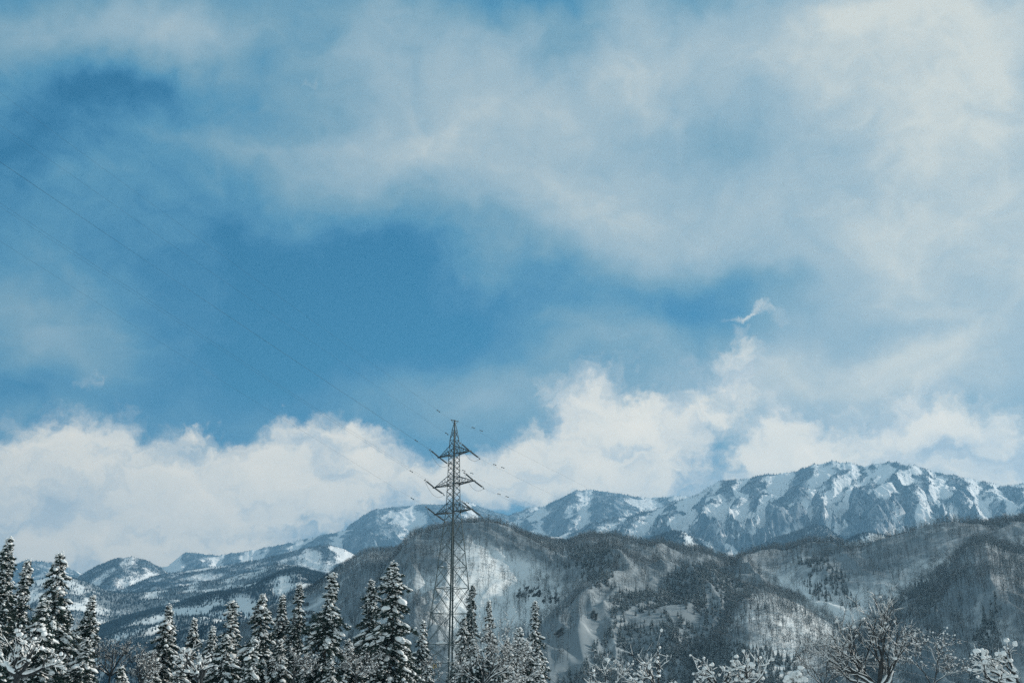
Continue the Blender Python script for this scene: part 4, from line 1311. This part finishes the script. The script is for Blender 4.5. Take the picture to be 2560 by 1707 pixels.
# ------------------------------------------------------------------ things on the hills
def surf(Ld, x, y):
    """point of a land layer that shows at a photo pixel"""
    px, py = proj(Ld['X'], Ld['Y'], Ld['Z'])
    m_ = Ld['S'] <= 1
    d = np.where(m_, np.hypot(px - x, py - y), 1e9)
    near = d < max(4.0, d.min() + 1.0)
    dist = np.where(near, np.hypot(Ld['X'], Ld['Y']) + d * 8, 1e9)
    i = np.unravel_index(np.argmin(dist), d.shape)
    return np.array([Ld['X'][i], Ld['Y'][i], Ld['Z'][i]])


def snow_fences():
    for (xa, ya, xb, yb, n, lab) in ((757, 1514, 772, 1513, 5, 'highest and shortest row of dark snow fences on the terraced white slope'),
                                     (750, 1534, 784, 1533, 8, 'middle row of dark snow fences on the terraced white slope'),
                                     (758, 1553, 808, 1553, 12, 'lowest and longest row of dark snow fences on the terraced white slope')):
        A = surf(H_SPUR, xa, ya); B = surf(H_SPUR, xb, yb)
        root = empty('snow_fence', tuple(A))
        for k in range(n):
            t = (k + .5) / n
            p = (B - A) * t; dr = (B - A); dr[2] = 0; dr /= np.linalg.norm(dr)
            q = surf(H_SPUR, xa + (xb - xa) * t, ya + (yb - ya) * t) - A; p[2] = q[2]; p[:2] = q[:2]
            mb = MB(); w = np.linalg.norm(B - A) / n * .33
            for z in (1.2, 2.3, 3.4, 4.5): mb.bar(p - dr * w + [0, 0, z], p + dr * w + [0, 0, z], .85)
            for sgn in (-1, 1):
                mb.bar(p + dr * w * sgn * .8 + [0, 0, -.5], p + dr * w * sgn * .8 + [0, 0, 5.2], .45)
                mb.bar(p + dr * w * sgn * .8 + [0, 2.0, -.5], p + dr * w * sgn * .8 + [0, 0, 3.4], .25)
            mb.build('fence_panel', M['timber'], root)
        tag(root, lab, 'snow fence', 'avalanche snow fences on the slope')
snow_fences()


def rocks():
    rng = np.random.default_rng(12)
    V0, F0 = ico(3)
    def one(cen, s, seed):
        V = V0 * s * np.array([1.3, .9, 1.0])
        n = fbm(V[:, 0] / s * 1.3 + seed, V[:, 2] / s * 1.3 + V[:, 1] / s, seed, 4)
        n2 = np.abs(perlin(V[:, 0] / s * 3 + V[:, 2] / s * 1.5, V[:, 1] / s * 2, seed + 3))
        return V * (1 + .8 * n - .6 * n2)[:, None]
    groups = [((1322, 1480), 40, 18, 26, 'broken dark rock face poking through the snow on the near hill'),
              ((1378, 1500), 26, 10, 16, 'smaller dark crag just right of the broken rock face'),
              ((1486, 1540), 9, 9, 9, 'dark boulder outcrop on the edge of the white avalanche chute'),
              ((1395, 1585), 5, 4, 3, 'small dark rock standing alone below the crags')]
    for k, ((x, y), sx, sy, n, lab) in enumerate(groups):
        Vs, Fs, o0 = [], [], None
        c0 = surf(H_MAIN, x, y)
        m_ = 0
        for q in range(n):
            p = surf(H_MAIN, x + rng.uniform(-1, 1) * sx * .8, y + rng.uniform(-1, 1) * sy * .7)
            V = one(None, rng.uniform(1.0, 2.6), k * 20 + q + 1) * np.array([.45, .9, 1.9])
            tl = rng.uniform(.3, .8)          # slabs leaning to the right
            V = np.stack([V[:, 0] * math.cos(tl) + V[:, 2] * math.sin(tl), V[:, 1], -V[:, 0] * math.sin(tl) + V[:, 2] * math.cos(tl)], 1) + (p - c0)
            Vs.append(V); Fs.append(F0 + m_); m_ += len(V)
        o = add_mesh('rock_outcrop', np.concatenate(Vs), np.concatenate(Fs), M['rock'], loc=tuple(c0))
        tag(o, lab, 'rock', 'rocks showing through the snow')
rocks()

# ------------------------------------------------------------------ air
def haze():
    bm = bmesh.new()
    x0, x1, y0, y1, z0, z1 = -7500, 7500, -60, 10500, -90, 1420
    vs = [bm.verts.new(p) for p in ((x0, y0, z0), (x1, y0, z0), (x1, y1, z0), (x0, y1, z0), (x0, y0, z1), (x1, y0, z1), (x1, y1, z1), (x0, y1, z1))]
    for f in ((3, 2, 1, 0), (4, 5, 6, 7), (0, 1, 5, 4), (1, 2, 6, 5), (2, 3, 7, 6), (3, 0, 4, 7)):
        bm.faces.new([vs[i] for i in f])
    me = bpy.data.meshes.new('haze'); bm.to_mesh(me); bm.free()
    m = bpy.data.materials.new('haze'); m.use_nodes = True
    nt = m.node_tree; nt.nodes.clear()
    v = nt.nodes.new('ShaderNodeVolumePrincipled')
    v.inputs['Color'].default_value = (.34, .68, 1.0, 1)
    v.inputs['Density'].default_value = HAZE
    v.inputs['Anisotropy'].default_value = .2
    o_ = nt.nodes.new('ShaderNodeOutputMaterial')
    nt.links.new(v.outputs[0], o_.inputs['Volume'])
    me.materials.append(m)
    o = bpy.data.objects.new('haze', me); C.objects.link(o)
    tag(o, kind='stuff')
HAZE = 8e-5
haze()
